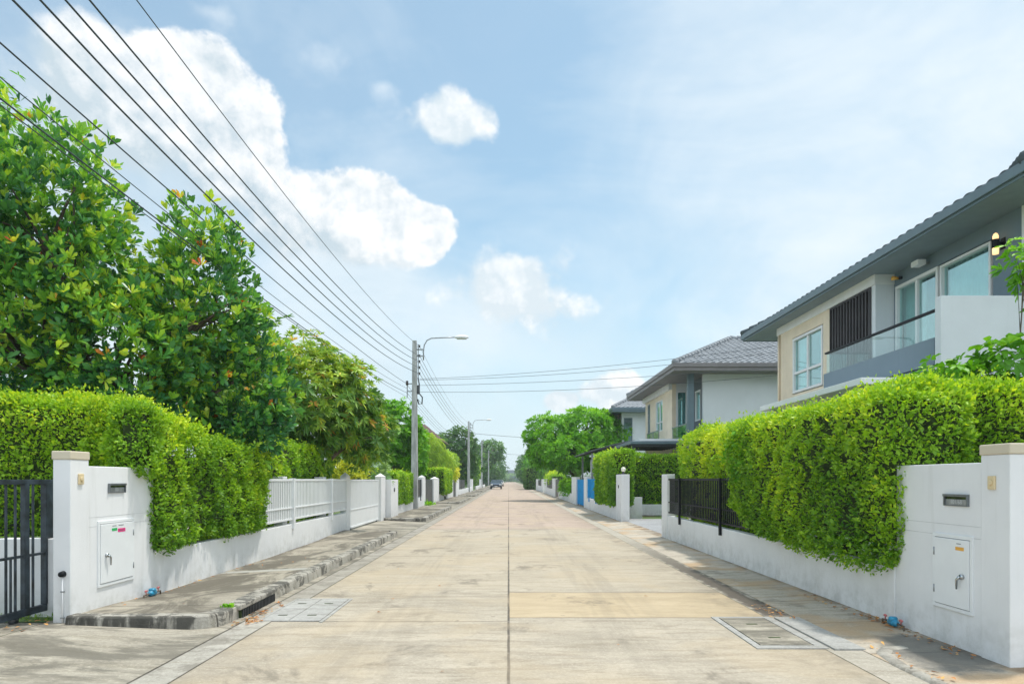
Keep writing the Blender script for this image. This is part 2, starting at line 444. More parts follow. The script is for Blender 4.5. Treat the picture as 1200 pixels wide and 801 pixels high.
def leaves_object(name, P, D, Nn, L, W, tint, mat, parent, shape='rh', droop=.12):
    n = len(P)
    D = unit(D); S = unit(np.cross(D, Nn)); Nn = unit(np.cross(S, D))
    L = L.reshape(-1, 1); W = W.reshape(-1, 1)
    dz = np.array([[0, 0, -1.0]])
    if shape == 'rh':
        V = np.stack([P, P + .5*L*D + .5*W*S + .12*W*Nn, P + L*D + droop*L*dz, P + .5*L*D - .5*W*S + .12*W*Nn], 1)
        faces = np.array([[0,1,2],[0,2,3]]); k = 4
    else:   # obovate, folded along the midrib
        if shape == 'ob': a, wa, b2, wb = .38, .30, .76, .5
        else: a, wa, b2, wb = .28, .46, .66, .40
        dr = droop*L*dz
        V = np.stack([P,
            P + a*L*D + wa*W*S + .10*W*Nn + dr*.15, P + b2*L*D + wb*W*S + .16*W*Nn + dr*.55,
            P + L*D + dr,
            P + b2*L*D - wb*W*S + .16*W*Nn + dr*.55, P + a*L*D - wa*W*S + .10*W*Nn + dr*.15], 1)
        faces = np.array([[0,1,2,3],[0,3,4,5]]); k = 6
    me = bpy.data.meshes.new(name)
    nf, fs = faces.shape
    me.vertices.add(n*k); me.vertices.foreach_set('co', V.reshape(-1).astype(np.float32))
    idx = (faces[None] + (np.arange(n)*k)[:, None, None]).reshape(-1)
    me.loops.add(len(idx)); me.loops.foreach_set('vertex_index', idx.astype(np.int32))
    me.polygons.add(n*nf)
    me.polygons.foreach_set('loop_start', (np.arange(n*nf)*fs).astype(np.int32))
    me.update(calc_edges=True)
    at = me.attributes.new('tint', 'FLOAT', 'POINT')
    at.data.foreach_set('value', np.repeat(np.clip(tint, 0, 1), k).astype(np.float32))
    return link_mesh(name, me, parent, mat)

def rosettes(C, A, nleaf, ang, L, W, tint, jit=.25):
    """expand cluster centres C with axes A into nleaf leaves each; ang = tilt from the axis (rad)"""
    n = len(C)
    A = unit(A)
    ref = np.where(np.abs(A[:, 2:3]) < .9, np.array([[0,0,1.0]]), np.array([[1.0,0,0]]))
    B = unit(np.cross(A, ref)); Cc = np.cross(A, B)
    ph = (np.arange(nleaf)[None]*2.399 + rng.uniform(0, 6.28, (n, 1)))
    an = ang*rng.uniform(.6, 1.3, (n, 1)) + rng.normal(0, jit, (n, nleaf))
    d = (np.cos(an)[..., None]*A[:, None] + np.sin(an)[..., None]*(np.cos(ph)[..., None]*B[:, None] + np.sin(ph)[..., None]*Cc[:, None]))
    N = A[:, None] + rng.normal(0, .25, (n, nleaf, 3))
    P = np.repeat(C[:, None], nleaf, 1) + d*.01
    l = L*rng.uniform(.65, 1.15, (n, nleaf))*np.exp(rng.normal(0, .16, (n, 1))); w = l*(W/L)*rng.uniform(.85, 1.15, (n, nleaf))
    t = np.repeat(tint[:, None], nleaf, 1) + rng.normal(0, .06, (n, nleaf))
    return P.reshape(-1, 3), d.reshape(-1, 3), N.reshape(-1, 3), l.reshape(-1), w.reshape(-1), t.reshape(-1)

def crown_pts(blobs, n, shell=(.62, 1.06), rough=.2, seed=0., upbias=0.):
    """points spread through the outer volume of a union of ellipsoids"""
    w = np.array([b[3]*b[5] + b[4]*b[5] for b in blobs]); w = w/w.sum()
    out = []; dirs = []
    tot = 0
    while tot < n:
        k = rng.choice(len(blobs), size=n, p=w)
        Bl = np.array([b[:6] for b in blobs])[k]
        d = unit(rng.normal(0, 1, (n, 3)))
        f = 1 + rough*snoise(d*1.0 + k[:, None], 2.6, seed) + rough*.5*snoise(d, 6.5, seed+3)
        r = rng.uniform(shell[0]**2.2, shell[1]**2.2, n)**(1/2.2)
        p = Bl[:, :3] + d*Bl[:, 3:]*(f*r)[:, None]
        keep = np.ones(n, bool)
        for j, b in enumerate(blobs):
            q = np.linalg.norm((p - np.array(b[:3]))/np.array(b[3:6]), axis=1)
            keep &= ~((q < shell[0]*.9) & (k != j))
        keep &= rng.uniform(0, 1, n) < .68 + .6*snoise(p, 1.9, seed+9) + .3*snoise(p, 4.1, seed+2)
        out.append(p[keep]); dirs.append(d[keep]); tot += keep.sum()
    P = np.concatenate(out)[:n]; Dd = np.concatenate(dirs)[:n]
    return P, Dd

def trunk_mesh(root, base, blobs, r0=.14, twigs=10, name='trunk'):
    m = MB()
    base = Vector(base)
    c = Vector(np.mean([b[:3] for b in blobs], axis=0))
    zf = min(b[2]-b[5] for b in blobs)
    fork = base.lerp(c, .3); fork.z = base.z + max(.5, (c.z-base.z)*.42)
    mid = base.lerp(fork, .5) + Vector((random.uniform(-.08,.08), random.uniform(-.08,.08), 0))
    m.tube([base, mid, fork], [r0*1.25, r0, r0*.85], 10)
    for b in blobs:
        bc = Vector(b[:3])
        p1 = fork.lerp(bc, .55) + Vector((random.uniform(-.15,.15), random.uniform(-.15,.15), .12))
        m.tube([fork - Vector((0,0,.05)), p1, bc], [r0*.62, r0*.42, r0*.2], 8)
        for k in range(twigs):
            d = Vector(rng.normal(0, 1, 3)).normalized(); d.z = abs(d.z)*.8 - .1
            e = bc + Vector((d.x*b[3], d.y*b[4], d.z*b[5]))*random.uniform(.6, .9)
            s0 = p1.lerp(bc, random.uniform(.1, .9))
            m.tube([s0, s0.lerp(e, .5) + Vector((0,0,.08)), e], [r0*.22, r0*.13, r0*.05], 5)
    return m.build(name, M['bark'], root)

def tree(name, label, cat, base, blobs, n, nleaf, ang, L, W, mat, shape='ob', droop=.15, group=None, up=.6,
         r0=.14, rough=.2, shell=(.62, 1.06), tmean=.45, tsd=.2, accents=0, seed=None, out=1.0, topt=.15, tr=.14):
    seed = rng.uniform(0, 50) if seed is None else seed
    root = empty(name, base, label, cat, group)
    P, d = crown_pts(blobs, n, shell, rough, seed)
    A = unit(d*out + np.array([[0, 0, up]]) + rng.normal(0, .3, (n, 3)))
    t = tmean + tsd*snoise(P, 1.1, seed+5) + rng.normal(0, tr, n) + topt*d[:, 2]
    t = np.minimum(t, .80)
    if accents: t = np.where(rng.uniform(0, 1, n) < accents, rng.uniform(.93, 1, n), t)
    args = rosettes(P, A, nleaf, ang, L, W, t)
    trunk_mesh(root, base, blobs, r0)
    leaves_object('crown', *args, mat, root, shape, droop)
    return root

def hedge(name, label, runs, density, mat, leaf=.045, group=None, base=None, ragged=.05, tmean=.42, corez=None, toptint=.25, lump=.06, cat='hedge', sag=None):
    """runs: list of boxes (x0,x1,y0,y1,z0,z1); leaves scattered over their outer faces"""
    r0 = runs[0]
    root = empty(name, ((r0[0]+r0[1])/2, (r0[2]+r0[3])/2, 0 if base is None else base), label, cat, group)
    core = MB()
    Ps = []; Ns = []; T = []
    for bi, (x0, x1, y0, y1, z0, z1) in enumerate(runs):
        c = .13 if lump > .04 else .08
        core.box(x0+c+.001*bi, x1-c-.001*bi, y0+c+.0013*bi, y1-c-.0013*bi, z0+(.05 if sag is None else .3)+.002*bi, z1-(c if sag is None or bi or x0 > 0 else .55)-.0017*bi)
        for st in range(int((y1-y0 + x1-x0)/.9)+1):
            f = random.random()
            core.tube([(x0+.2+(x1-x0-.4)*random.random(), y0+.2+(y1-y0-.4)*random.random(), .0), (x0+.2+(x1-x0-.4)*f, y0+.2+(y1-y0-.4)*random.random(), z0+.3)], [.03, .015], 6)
        faces = [((x0, None, None), (-1,0,0)), ((x1, None, None), (1,0,0)), ((None, y0, None), (0,-1,0)), ((None, y1, None), (0,1,0)), ((None, None, z1), (0,0,1)), ((None,None,z0),(0,0,-1))]
        ext = np.array([x1-x0, y1-y0, z1-z0])
        for (fx, fy, fz), nn in faces:
            ax = [i for i, v in enumerate((fx, fy, fz)) if v is not None][0]
            area = np.prod(np.delete(ext, ax))
            dd = density*(1 if nn[1] <= 0 else .3)*(.3 if nn[2] < 0 else 1)
            m = int(area*dd)
            if m < 2: continue
            p = np.array([x0, y0, z0]) + rng.uniform(0, 1, (m, 3))*ext
            p[:, ax] = [fx, fy, fz][ax]
            nv = np.repeat(np.array([nn], float), m, 0)
            # round the box edges
            cc = np.array([(x0+x1)/2, (y0+y1)/2, (z0+z1)/2]); h = ext/2; rr = np.minimum(.22, h.min()*.8)
            q = p - cc; inner = np.clip(q, -(h-rr), h-rr); dlt = q - inner
            ln = np.linalg.norm(dlt, axis=1, keepdims=True)
            nv = np.where(ln > 1e-6, dlt/np.maximum(ln, 1e-6), nv)
            p = cc + inner + nv*rr
            if sag is not None: p[:, 2] = sag(p)
            keep = np.ones(len(p), bool)
            for bj, (a0, a1, b0, b1, e0, e1) in enumerate(runs):
                if bj != bi:
                    keep &= ~((p[:,0]>a0+.1)&(p[:,0]<a1-.1)&(p[:,1]>b0+.1)&(p[:,1]<b1-.1)&(p[:,2]>e0)&(p[:,2]<e1-.1))
            p = p[keep]; nv = nv[keep]
            disp = lump*1.3*snoise(p, .9, 6) + lump*.9*snoise(p, 1.9, 0) + lump*1.0*snoise(p, 5.0, 3) + lump*.6*snoise(p, 10.5, 1) + rng.normal(0, ragged*.5, len(p)) - .02
            disp += np.where(rng.uniform(0,1,len(p)) < .06, rng.uniform(.02, .10, len(p)), 0)*np.clip(.35+nv[:,2], .1, 2)
            gap = snoise(p, 6.3, 5)+.5*snoise(p, 13, 2)
            kk = rng.uniform(0, 1, len(p)) < np.clip(1.25+1.1*gap, .16, 1)
            p = p[kk]; nv = nv[kk]; disp = disp[kk]
            p = p + nv*disp[:, None]
            Ps.append(p); Ns.append(nv)
            hz = (p[:,2]-z0)/max(z1-z0, .1)
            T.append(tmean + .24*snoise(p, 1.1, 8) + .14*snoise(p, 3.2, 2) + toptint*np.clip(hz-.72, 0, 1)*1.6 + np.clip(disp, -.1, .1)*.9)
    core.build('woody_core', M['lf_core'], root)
    P = np.concatenate(Ps); Nv = np.concatenate(Ns); t = np.concatenate(T) + rng.normal(0, .13, len(P))
    n = len(P)
    D = Nv*.75 + rng.normal(0, .6, (n, 3)) + np.array([[0,0,.25]])
    Nn = Nv + rng.normal(0, .55, (n, 3)) + np.array([[0,0,.5]])
    Ll = leaf*np.exp(rng.normal(0, .28, n))
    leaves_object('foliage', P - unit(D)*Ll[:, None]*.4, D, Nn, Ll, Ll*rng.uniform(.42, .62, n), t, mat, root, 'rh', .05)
    return root
# ------------------------------------------------------------------ the setting
XL, XR = -4.38, 3.93          # faces of the garden walls along the street
def sheet(name, x0, x1, y0, y1, z, mat, nx=1, ny=1, zf=None):
    m = MB(); vs = []; fs = []
    for j in range(ny+1):
        for i in range(nx+1):
            x = x0+(x1-x0)*i/nx; y = y0+(y1-y0)*j/ny
            vs.append((x, y, z if zf is None else zf(x, y)))
    for j in range(ny):
        for i in range(nx):
            a = j*(nx+1)+i; fs.append((a, a+1, a+nx+2, a+nx+1))
    m.add(vs, fs, zf is not None)
    return tag(m.build(name, mat), kind='structure')

sheet('ground', -300, 300, -60, 600, -.03, M['lawn'])
sheet('road', -2.5, 2.8, -12, 420, 0, M['road'])
sheet('gutter', -2.8, -2.5, -12, 420, .004, M['gutter'])
sheet('gutter', 2.8, 3.1, -12, 420, .004, M['dirt_gutter'])
# right pavement: nearly flush, rising a little to the walls
sheet('pavement', 3.1, XR+.2, -12, 420, 0, M['walk'], 4, 2, lambda x, y: .008+.03*(x-3.1))
# left verge under the raised pavements and across the driveways
sheet('pavement', -4.6, -2.8, -12, 420, 0, M['driveway'], 4, 2, lambda x, y: .008+.04*(-2.8-x))
# driveways inside the plots
sheet('driveway', -12, -4.6, -6, 6.75, .084, M['driveway'])
sheet('driveway', -11, -4.6, 18.4, 23.6, .084, M['driveway'])
sheet('driveway', XR+.2, 12, -6, 5.3, .04, M['driveway'])
sheet('driveway', XR+.2, 9, 17.5, 25.4, .04, M['drive_grey'])
sheet('lawn', -12, -4.62, 6.9, 8.35, .06, M['lawn'])

def zwall(y):                  # the pavement top dips towards the wall
    pts = [(6.5, .145), (7.6, .12), (8.8, .075), (12.8, .075), (15.5, .10), (18.4, .165), (24, .15), (1000, .15)]
    for (a, za), (b, zb) in zip(pts, pts[1:]):
        if y <= b: return za+(zb-za)*max(0, (y-a))/(b-a)
    return .15
def island(y0, y1, first=False):
    ys = list(np.arange(y0+.6, y1-.6, .6)) + [y1-.6]
    # plan path of the kerb face: across the near end, round the corner, along the road, round the far corner
    path = [(XL+.01, y0), (-3.9, y0), (-3.22, y0)]
    for a in np.linspace(0, 1, 7)[1:]:
        t = a*math.pi/2; path.append((-3.22+.32*math.sin(t), y0+.32*(1-math.cos(t))))
    yy = y0+.8
    while yy < y1-1.0: path.append((-2.9, yy)); yy += .5
    for a in np.linspace(0, 1, 6):
        t = a*math.pi/2; path.append((-3.4+.5*math.cos(t), y1-.5+.5*math.sin(t)))
    path.append((XL+.01, y1))
    prof = [(0, -.02), (.008, .10), (.014, .135), (.028, .149), (.045, .152), (.17, .153)]     # (inset, z)
    m = MB(); vs = []; fs = []
    n = len(path)
    for i, (px, py) in enumerate(path):
        a = Vector(path[max(i-1, 0)]); b = Vector(path[min(i+1, n-1)]); d = (b-a).normalized()
        nx, ny = -d.y, d.x
        w = .004*math.sin(py*9.1+px*5)+.003*math.sin(py*23)
        for ins, z in prof:
            vs.append((px+nx*(ins+w*(z > .05)), py+ny*(ins+w*(z > .05)), z+(w*.5 if z > .05 else 0)))
    k = len(prof)
    for i in range(n-1):
        for j in range(k-1): fs.append((i*k+j, (i+1)*k+j, (i+1)*k+j+1, i*k+j+1))
    m.add(vs, fs, False)
    # cracked joints are in the material; close the inner edge
    tag(m.build('kerb', M['kerb']), kind='structure')
    # pavement top
    m = MB(); vs = []; fs = []
    Y = [y0+.12, y0+.2, y0+.32] + list(np.arange(y0+.5, y1-.3, .4)) + [y1-.12]
    for y in Y:
        e = -3.03
        if y < y0+.44: e = -3.22+.19*math.sin(math.acos(max(0, min(1, 1-(y-y0-.12)/.32)))) if y > y0+.12 else -3.22
        if y > y1-.6: e = -3.4+.37*math.cos(math.asin(max(0, min(1, (y-(y1-.5))/.42))))
        for t in (0, .25, .6, 1):
            x = e+(XL+.0-e)*t
            z = .147+(zwall(y)-.147)*max(0, (t-.1)/.9)+.004*math.sin(y*2+x*3)*(t > 0)
            vs.append((x, y, z))
    for i in range(len(Y)-1):
        for j in range(3): fs.append((i*4+j, (i+1)*4+j, (i+1)*4+j+1, i*4+j+1))
    m.add(vs, fs, True)
    tag(m.build('pavement', M['grimy']), kind='structure')
for y0, y1 in ((6.72, 18.3), (23.9, 35.3), (41.0, 53.0), (59, 74.5), (80, 93), (99, 120), (126, 150)):
    island(y0, y1)

# things let into the road
g = empty('drain_inlet', (-2.89, 7.85, .05), 'dark barred storm drain inlet in the left kerb beside the grey cover slabs', 'drain')
MB().box(-2.905, -2.878, 7.34, 8.40, .012, .098).build('recess_shade', M['lf_core'], g)  # dark plate on the kerb face, coloured as the shade inside the inlet
m = MB()
for i in range(22): m.box(-2.876, -2.862, 7.37+i*.047, 7.382+i*.047, .006, .10)
m.build('bars', M['dark_metal'], g)
MB().box(-3.03, -2.862, 7.30, 8.44, .102, .157).build('lintel', M['kerb'], g, .012)
g = empty('cover_slab', (-2.32, 7.88, 0), 'pair of pale grey concrete cover slabs in the road beside the drain inlet', 'manhole cover')
for x0, x1 in ((-2.62, -2.335), (-2.325, -2.0)):
    MB().box(x0, x1, 7.22, 8.52, -.01, .012).build('slab', M['slab'], g, .004)
m = MB()
for x in (-2.48, -2.16):
    for y in (7.5, 8.2): m.box(x-.05, x+.05, y-.018, y+.018, .0125, .0145)
m.build_each('lifting_slot', M['lf_core'], g)
m = MB(); m.box(-2.66, -2.63, 7.16, 8.58, -.01, .008); m.box(-1.99, -1.955, 7.16, 8.58, -.01, .008); m.box(-2.63, -1.99, 8.53, 8.58, -.01, .008)
m.build('frame', M['slab'], g)
g = empty('manhole_cover', (2.5, 6.75, 0), 'square concrete manhole cover in the right lane near the blue water meter', 'manhole cover')
MB().box(2.275, 2.745, 6.16, 7.36, -.01, .012).build('lid', M['driveway'], g, .004)
m = MB(); m.box(2.2, 2.262, 6.04, 7.43, -.01, .010); m.box(2.757, 2.84, 6.04, 7.43, -.01, .010); m.box(2.262, 2.757, 6.04, 6.145, -.01, .010); m.box(2.262, 2.757, 7.372, 7.43, -.01, .010)
m.build('frame', M['slab'], g)
m = MB(); m.box(2.45, 2.56, 6.42, 6.45, .0125, .0145); m.box(2.45, 2.56, 7.02, 7.05, .0125, .0145); m.build_each('lifting_slot', M['lf_core'], g)
g = MB().box(2.86, 3.13, 5.98, 7.36, -.01, .022).build('gutter_slab', M['slab'], None, .006)
tag(g, 'pale concrete slab bridging the right gutter beside the manhole cover', 'slab')
# raised lip at the driveway mouth near the right pillar
m = MB(); pts = [(3.14, 4.4), (3.14, 5.5), (3.2, 5.85), (3.32, 6.0), (3.5, 6.04)]
vs = []; fs = []
for i, (x, y) in enumerate(pts):
    a = Vector(pts[max(i-1, 0)]); b = Vector(pts[min(i+1, 4)]); d = (b-a).normalized(); nx, ny = d.y, -d.x
    vs += [(x-nx*.05, y-ny*.05, 0), (x-nx*.04, y-ny*.04, .024), (x+nx*.04, y+ny*.04, .026), (x+nx*.07, y+ny*.07, .012)]
for i in range(4):
    for j in range(3): fs.append((i*4+j, (i+1)*4+j, (i+1)*4+j+1, i*4+j+1))
m.add(vs, fs, True); tag(m.build('kerb', M['gutter']), kind='structure')

# ------------------------------------------------------------------ garden walls
def text(body, loc, size, rot, mat, parent, name='number'):
    cu = bpy.data.curves.new(name, 'FONT'); cu.body = body; cu.size = size; cu.extrude = .0008; cu.align_x = 'CENTER'; cu.align_y = 'CENTER'
    cu.materials.append(mat)
    o = bpy.data.objects.new(name, cu); col.objects.link(o)
    o.parent = parent; o.location = Vector(loc) - Vector(parent.location if parent.parent is None else parent.parent.location)
    o.rotation_euler = rot
    bpy.context.view_layer.update()
    me = bpy.data.meshes.new_from_object(o.evaluated_get(bpy.context.evaluated_depsgraph_get()))
    me.name = name; me.materials.clear(); me.materials.append(mat)
    q = bpy.data.objects.new(name, me); col.objects.link(q); q.parent = parent; q.location = o.location; q.rotation_euler = rot
    bpy.data.objects.remove(o)
    return q
def meter_door(root, side, y0, y1, z0, z1, hinge_far):
    """steel cupboard door in the panel wall; side -1: left of street (faces +x)"""
    X = XL if side < 0 else XR
    s = 1 if side < 0 else -1
    def bx(m, a, b, ya, yb, za, zb): m.box(min(X+s*a, X+s*b), max(X+s*a, X+s*b), ya, yb, za, zb); return m
    fr = MB(); w = .035
    bx(fr, -.02, .016, y0-w, y1+w, z1+.002, z1+w); bx(fr, -.02, .016, y0-w, y1+w, z0-w, z0-.002); bx(fr, -.02, .0155, y0-w, y0-.003, z0-.002, z1+.002); bx(fr, -.02, .0155, y1+.003, y1+w, z0-.002, z1+.002)
    fr.build('door_frame', M['white_metal'], root, .003)
    sh = MB(); bx(sh, -.02, .0105, y0-.003, y1+.003, z0-.002, z1+.002); sh.build('door_gap', M['ink'], root)
    d = MB(); bx(d, -.01, .022, y0+.002, y1-.002, z0+.003, z1-.003)
    door = d.build('meter_door', M['white_metal'], root, .004)
    yh = y0+.10*(y1-y0)+.03 if hinge_far else y0+.16*(y1-y0)
    h = MB(); zc = z0+(z1-z0)*.47
    h.tube([(X+s*.022, yh, zc), (X+s*.045, yh, zc)], .022, 12)
    h.tube([(X+s*.05, yh, zc+.004), (X+s*.052, yh+.035, zc-.03), (X+s*.05, yh+.04, zc-.11)], [.012, .012, .007], 8)
    h.build('handle', M['chrome'], door)
    hg = MB(); yy = y1-.01
    for z in (z0+.13, z1-.13): hg.tube([(X+s*.024, y1-.001, z-.035), (X+s*.024, y1-.001, z+.035)], .007, 8)
    hg.build_each('hinge', M['grey_metal'], door)
    return door, X, s

# --- left near wall
wl = empty('garden_wall', (XL, 7.6, 0), 'white wall with meter cupboard between the dark gate and the left front hedge', 'wall', 'garden walls along the street')
MB().box(XL-.16, XL+.015, 6.80, 7.10, -.02, 1.70).build('pillar', M['white'], wl, .008)
MB().box(XL-.17, XL+.022, 6.79, 7.11, 1.70, 1.785).build('pillar_cap', M['cream_cap'], wl, .01)
MB().box(XL-.155, XL, 7.10, 8.42, -.02, 1.64).build('panel_wall', M['white'], wl, .008)
MB().box(XL-.16, XL-.012, 8.42, 18.45, -.02, .60).build('low_wall', M['white'], wl, .01)
MB().box(XL-.17, XL+.004, 18.45, 18.85, -.02, 1.58).build('pillar', M['white'], wl, .008)
pc = MB(); x0, x1, y0, y1 = XL-.18, XL+.012, 18.44, 18.86; cx, cy = (x0+x1)/2, (y0+y1)/2
pc.add([(x0,y0,1.58),(x1,y0,1.58),(x1,y1,1.58),(x0,y1,1.58),(cx,cy,1.70)], [(0,1,4),(1,2,4),(2,3,4),(3,0,4),(3,2,1,0)])
pc.build('pillar_cap', M['white'], wl)
MB().box(-12, XL-.2, 8.40, 8.55, -.02, .52).build('boundary_wall', M['white'], wl, .01)
MB().box(-5.35, XL-.165, 7.16, 7.30, -.02, .88).build('wing_wall', M['white'], wl, .008)
door, X, s = meter_door(wl, -1, 7.30, 7.93, .38, 1.02, True)
MB().box(X+.0225, X+.024, 7.50, 7.60, .935, .965).build('sticker', M['green_label'], door)
MB().box(X+.0225, X+.024, 7.615, 7.76, .915, .955).build('sticker', M['pink_label'], door)
mm = MB()
for yy in (7.51, 7.53, 7.55, 7.57): mm.box(X+.0225, X+.0235, yy, yy+.014, .985, .993)
for yy in (7.63, 7.65, 7.67, 7.69, 7.71): mm.box(X+.0225, X+.0235, yy, yy+.014, .985, .995)
for yy in (7.64, 7.66, 7.68, 7.70, 7.72): mm.box(X+.0242, X+.0246, yy, yy+.013, .928, .940)
mm.build('printed_label', M['ink'], door)

def mailbox(side, yc, zc, label, num):
    X = (XL if side < 0 else XR); s = 1 if side < 0 else -1
    g = empty('mailbox', (X, yc, zc), label, 'mailbox', 'letter slots in the white walls')
    def bx(m, a, b, ya, yb, za, zb): m.box(min(X+s*a, X+s*b), max(X+s*a, X+s*b), ya, yb, za, zb); return m
    w = .16; h = .052
    m = MB(); bx(m, -.01, .030, yc-w, yc+w, zc+h-.022, zc+h); bx(m, -.01, .024, yc-w, yc-w+.014, zc-h, zc+h-.022); bx(m, -.01, .024, yc+w-.014, yc+w, zc-h, zc+h-.022); bx(m, -.01, .014, yc-w+.014, yc+w-.014, zc-h, zc-h+.008)
    m.build('frame', M['steel'], g, .002)
    m = MB(); bx(m, -.01, .006, yc-w+.014, yc+w-.014, zc+h-.045, zc+h-.022); m.build('slot', M['lf_core'], g)
    m = MB(); bx(m, -.01, .010, yc-w+.014, yc+w-.014, zc-h+.008, zc+h-.045)
    fl = m.build('flap', M['grey_metal'], g, .002)
    text(num, (X+s*.0112, yc, zc-.017), .055, (R(90), 0, R(90) if s > 0 else R(-90)), M['engrave'], fl)
mailbox(-1, 7.62, 1.405, 'grey metal mailbox slot above the meter door with green and pink stickers', '101')
mailbox(1, 5.98, 1.32, 'grey metal mailbox slot above the meter door with the orange sticker', '101/68')
def bell(side, yc, zc, label):
    X = (XL+.015 if side < 0 else XR-.015); s = 1 if side < 0 else -1
    g = empty('doorbell', (X, yc, zc), label, 'doorbell', 'doorbells on the gate pillars')
    MB().box(min(X, X+s*.018), max(X, X+s*.018), yc-.04, yc+.04, zc-.055, zc+.055).build('housing', M['ivory'], g, .006)
    MB().tube([(X+s*.018, yc, zc), (X+s*.028, yc, zc)], .024, 14).build('button', M['ivory'], g, .003)
bell(-1, 6.955, 1.505, 'cream doorbell on the white pillar beside the dark gate')
bell(1, 5.52, 1.475, 'cream doorbell on the white pillar right of the orange-stickered meter door')
# gate sensor with conduit on the left pillar's near face
g = empty('cable_conduit', (XL-.06, 6.79, 0), 'white conduit ending in a black round sensor on the left pillar', 'conduit')
MB().tube([(XL-.055, 6.788, 0), (XL-.055, 6.788, .55)], .009, 8).build('pipe', M['white_trim'], g)
MB().tube([(XL-.055, 6.80, .56), (XL-.055, 6.755, .56)], [.032, .026], 14).build('sensor', M['black_metal'], g)
m = MB()
for z in (.12, .38): m.box(XL-.072, XL-.038, 6.776, 6.80, z, z+.012)
m.build_each('clip', M['grey_metal'], g)

def water_meter(side, y, z, label):
    X = XL if side < 0 else XR; s = 1 if side < 0 else -1
    x = X+s*.09
    g = empty('water_meter', (x, y, z), label, 'water meter', 'blue water meters at the foot of the walls')
    z += .045
    m = MB(); m.tube([(x, y-.08, z), (x, y-.04, z), (x, y+.04, z), (x, y+.08, z)], [.018, .036, .036, .018], 12)
    b = m.build('body', M['blue_paint'], g)
    m = MB(); m.disc_stack(x, y, [(.038, z+.01), (.042, z+.025), (.042, z+.045), (.034, z+.056), (.0, z+.058)], 16)
    m.build('dial_cover', M['blue_paint'], b)
    m = MB(); m.tube([(x, y-.19, z-.08), (x, y-.19, z), (x, y-.15, z), (x, y-.08, z)], .010, 8); m.tube([(x, y+.08, z), (x, y+.15, z), (x, y+.19, z), (x, y+.19, z-.08)], .010, 8)
    m.build_each('pipe', M['bark'], g)
    for yy in (y-.14, y+.14):
        MB().tube([(x, yy, z+.008), (x, yy, z+.04)], .006, 6).tube([(x, yy-.024, z+.042), (x, yy, z+.047), (x, yy+.024, z+.042)], [.009, .012, .009], 8).build('valve_handle', M['red_plastic'], g)
water_meter(-1, 8.22, .09, 'blue water meter with red valves below the left mailbox wall')
water_meter(1, 6.82, .03, 'blue water meter with red valves at the foot of the right wall')

# --- right near wall
wr = empty('garden_wall', (XR, 6.3, 0), 'white wall with meter cupboard and long low run under the right front hedge', 'wall', 'garden walls along the street')
MB().box(XR-.015, XR+.28, 5.33, 5.66, -.02, 1.70).build('pillar', M['white'], wr, .008)
MB().box(XR-.024, XR+.29, 5.32, 5.67, 1.70, 1.785).build('pillar_cap', M['cream_cap'], wr, .01)
MB().box(XR, XR+.16, 5.66, 6.93, -.02, 1.64).build('panel_wall', M['white'], wr, .008)
MB().box(XR-.012, XR+.15, 6.93, 7.05, -.02, 1.15).build('pilaster', M['white'], wr, .008)
MB().box(XR+.006, XR+.16, 7.05, 16.9, -.02, .60).build('low_wall', M['white'], wr, .01)
MB().box(XR-.006, XR+.19, 16.9, 17.5, -.02, 1.63).build('pillar', M['white'], wr, .01)
door, X, s = meter_door(wr, 1, 5.80, 6.27, .38, .98, False)
MB().box(X-.024, X-.0225, 5.86, 5.97, .885, .915).build('sticker', M['orange_label'], door)
mm = MB()
for yy in (5.90, 5.915, 5.93, 5.945): mm.box(X-.0235, X-.0225, yy, yy+.010, .938, .946)
mm.build('printed_label', M['ink'], door)

for (xa, xb, ya, yb, rt) in ((XL-.001, XL+.0015, 7.12, 8.40, wl), (XR-.0015, XR+.001, 5.68, 6.92, wr)):
    jm = MB()
    for zz in (1.0, 1.10): jm.box(xa, xb, ya, yb, zz, zz+.004)
    jm.build_each('plaster_joint', M['joint'], rt)
# --- railings and gates -------------------------------------------------
def rail_fence(side, y0, y1, z0, z1, zm, posts, mat, label, name='metal_fence', pick=.09, pw=.03, off=.06, postw=.05, zpost=None, group='railings on the low walls', back=None, brackets=False):
    X = XL if side < 0 else XR; s = 1 if side < 0 else -1
    x = X - s*off
    g = empty(name, (x, (y0+y1)/2, z0), label, 'fence', group)
    m = MB(); y = y0+pick/2
    while y < y1:
        m.box(x-.008, x+.008, y-pw/2, y+pw/2, z0+.02, z1-.02); y += pick
    m.build('pickets', mat, g)
    for z, t in ((z1, .022), (zm, .012), (z0, .018)):
        MB().box(x-.02-.002*(z==zm), x+.02+.002*(z==zm), y0, y1, z-t, z+t).build('rail', mat, g, .003)
    for py in posts:
        zb = (zpost if zpost is not None else z0-.12)
        if brackets: MB().box(min(X, X+s*.045), max(X, X+s*.045), py-postw/2, py+postw/2, zb, z1+.03).build('post', mat, g, .003)
        else: MB().box(x-postw/2, x+postw/2, py-postw/2, py+postw/2, zb, z1+.035).build('post', mat, g, .004)
    return g
rail_fence(-1, 12.0, 18.44, .70, 1.49, .93, (13.9, 16.9), M['white_metal'], 'white picket railing on the low wall between the left front hedge and the white gate', pick=.105, pw=.055, postw=.10, zpost=.50, off=.02)
gw = bpy.context.scene.objects  # noqa
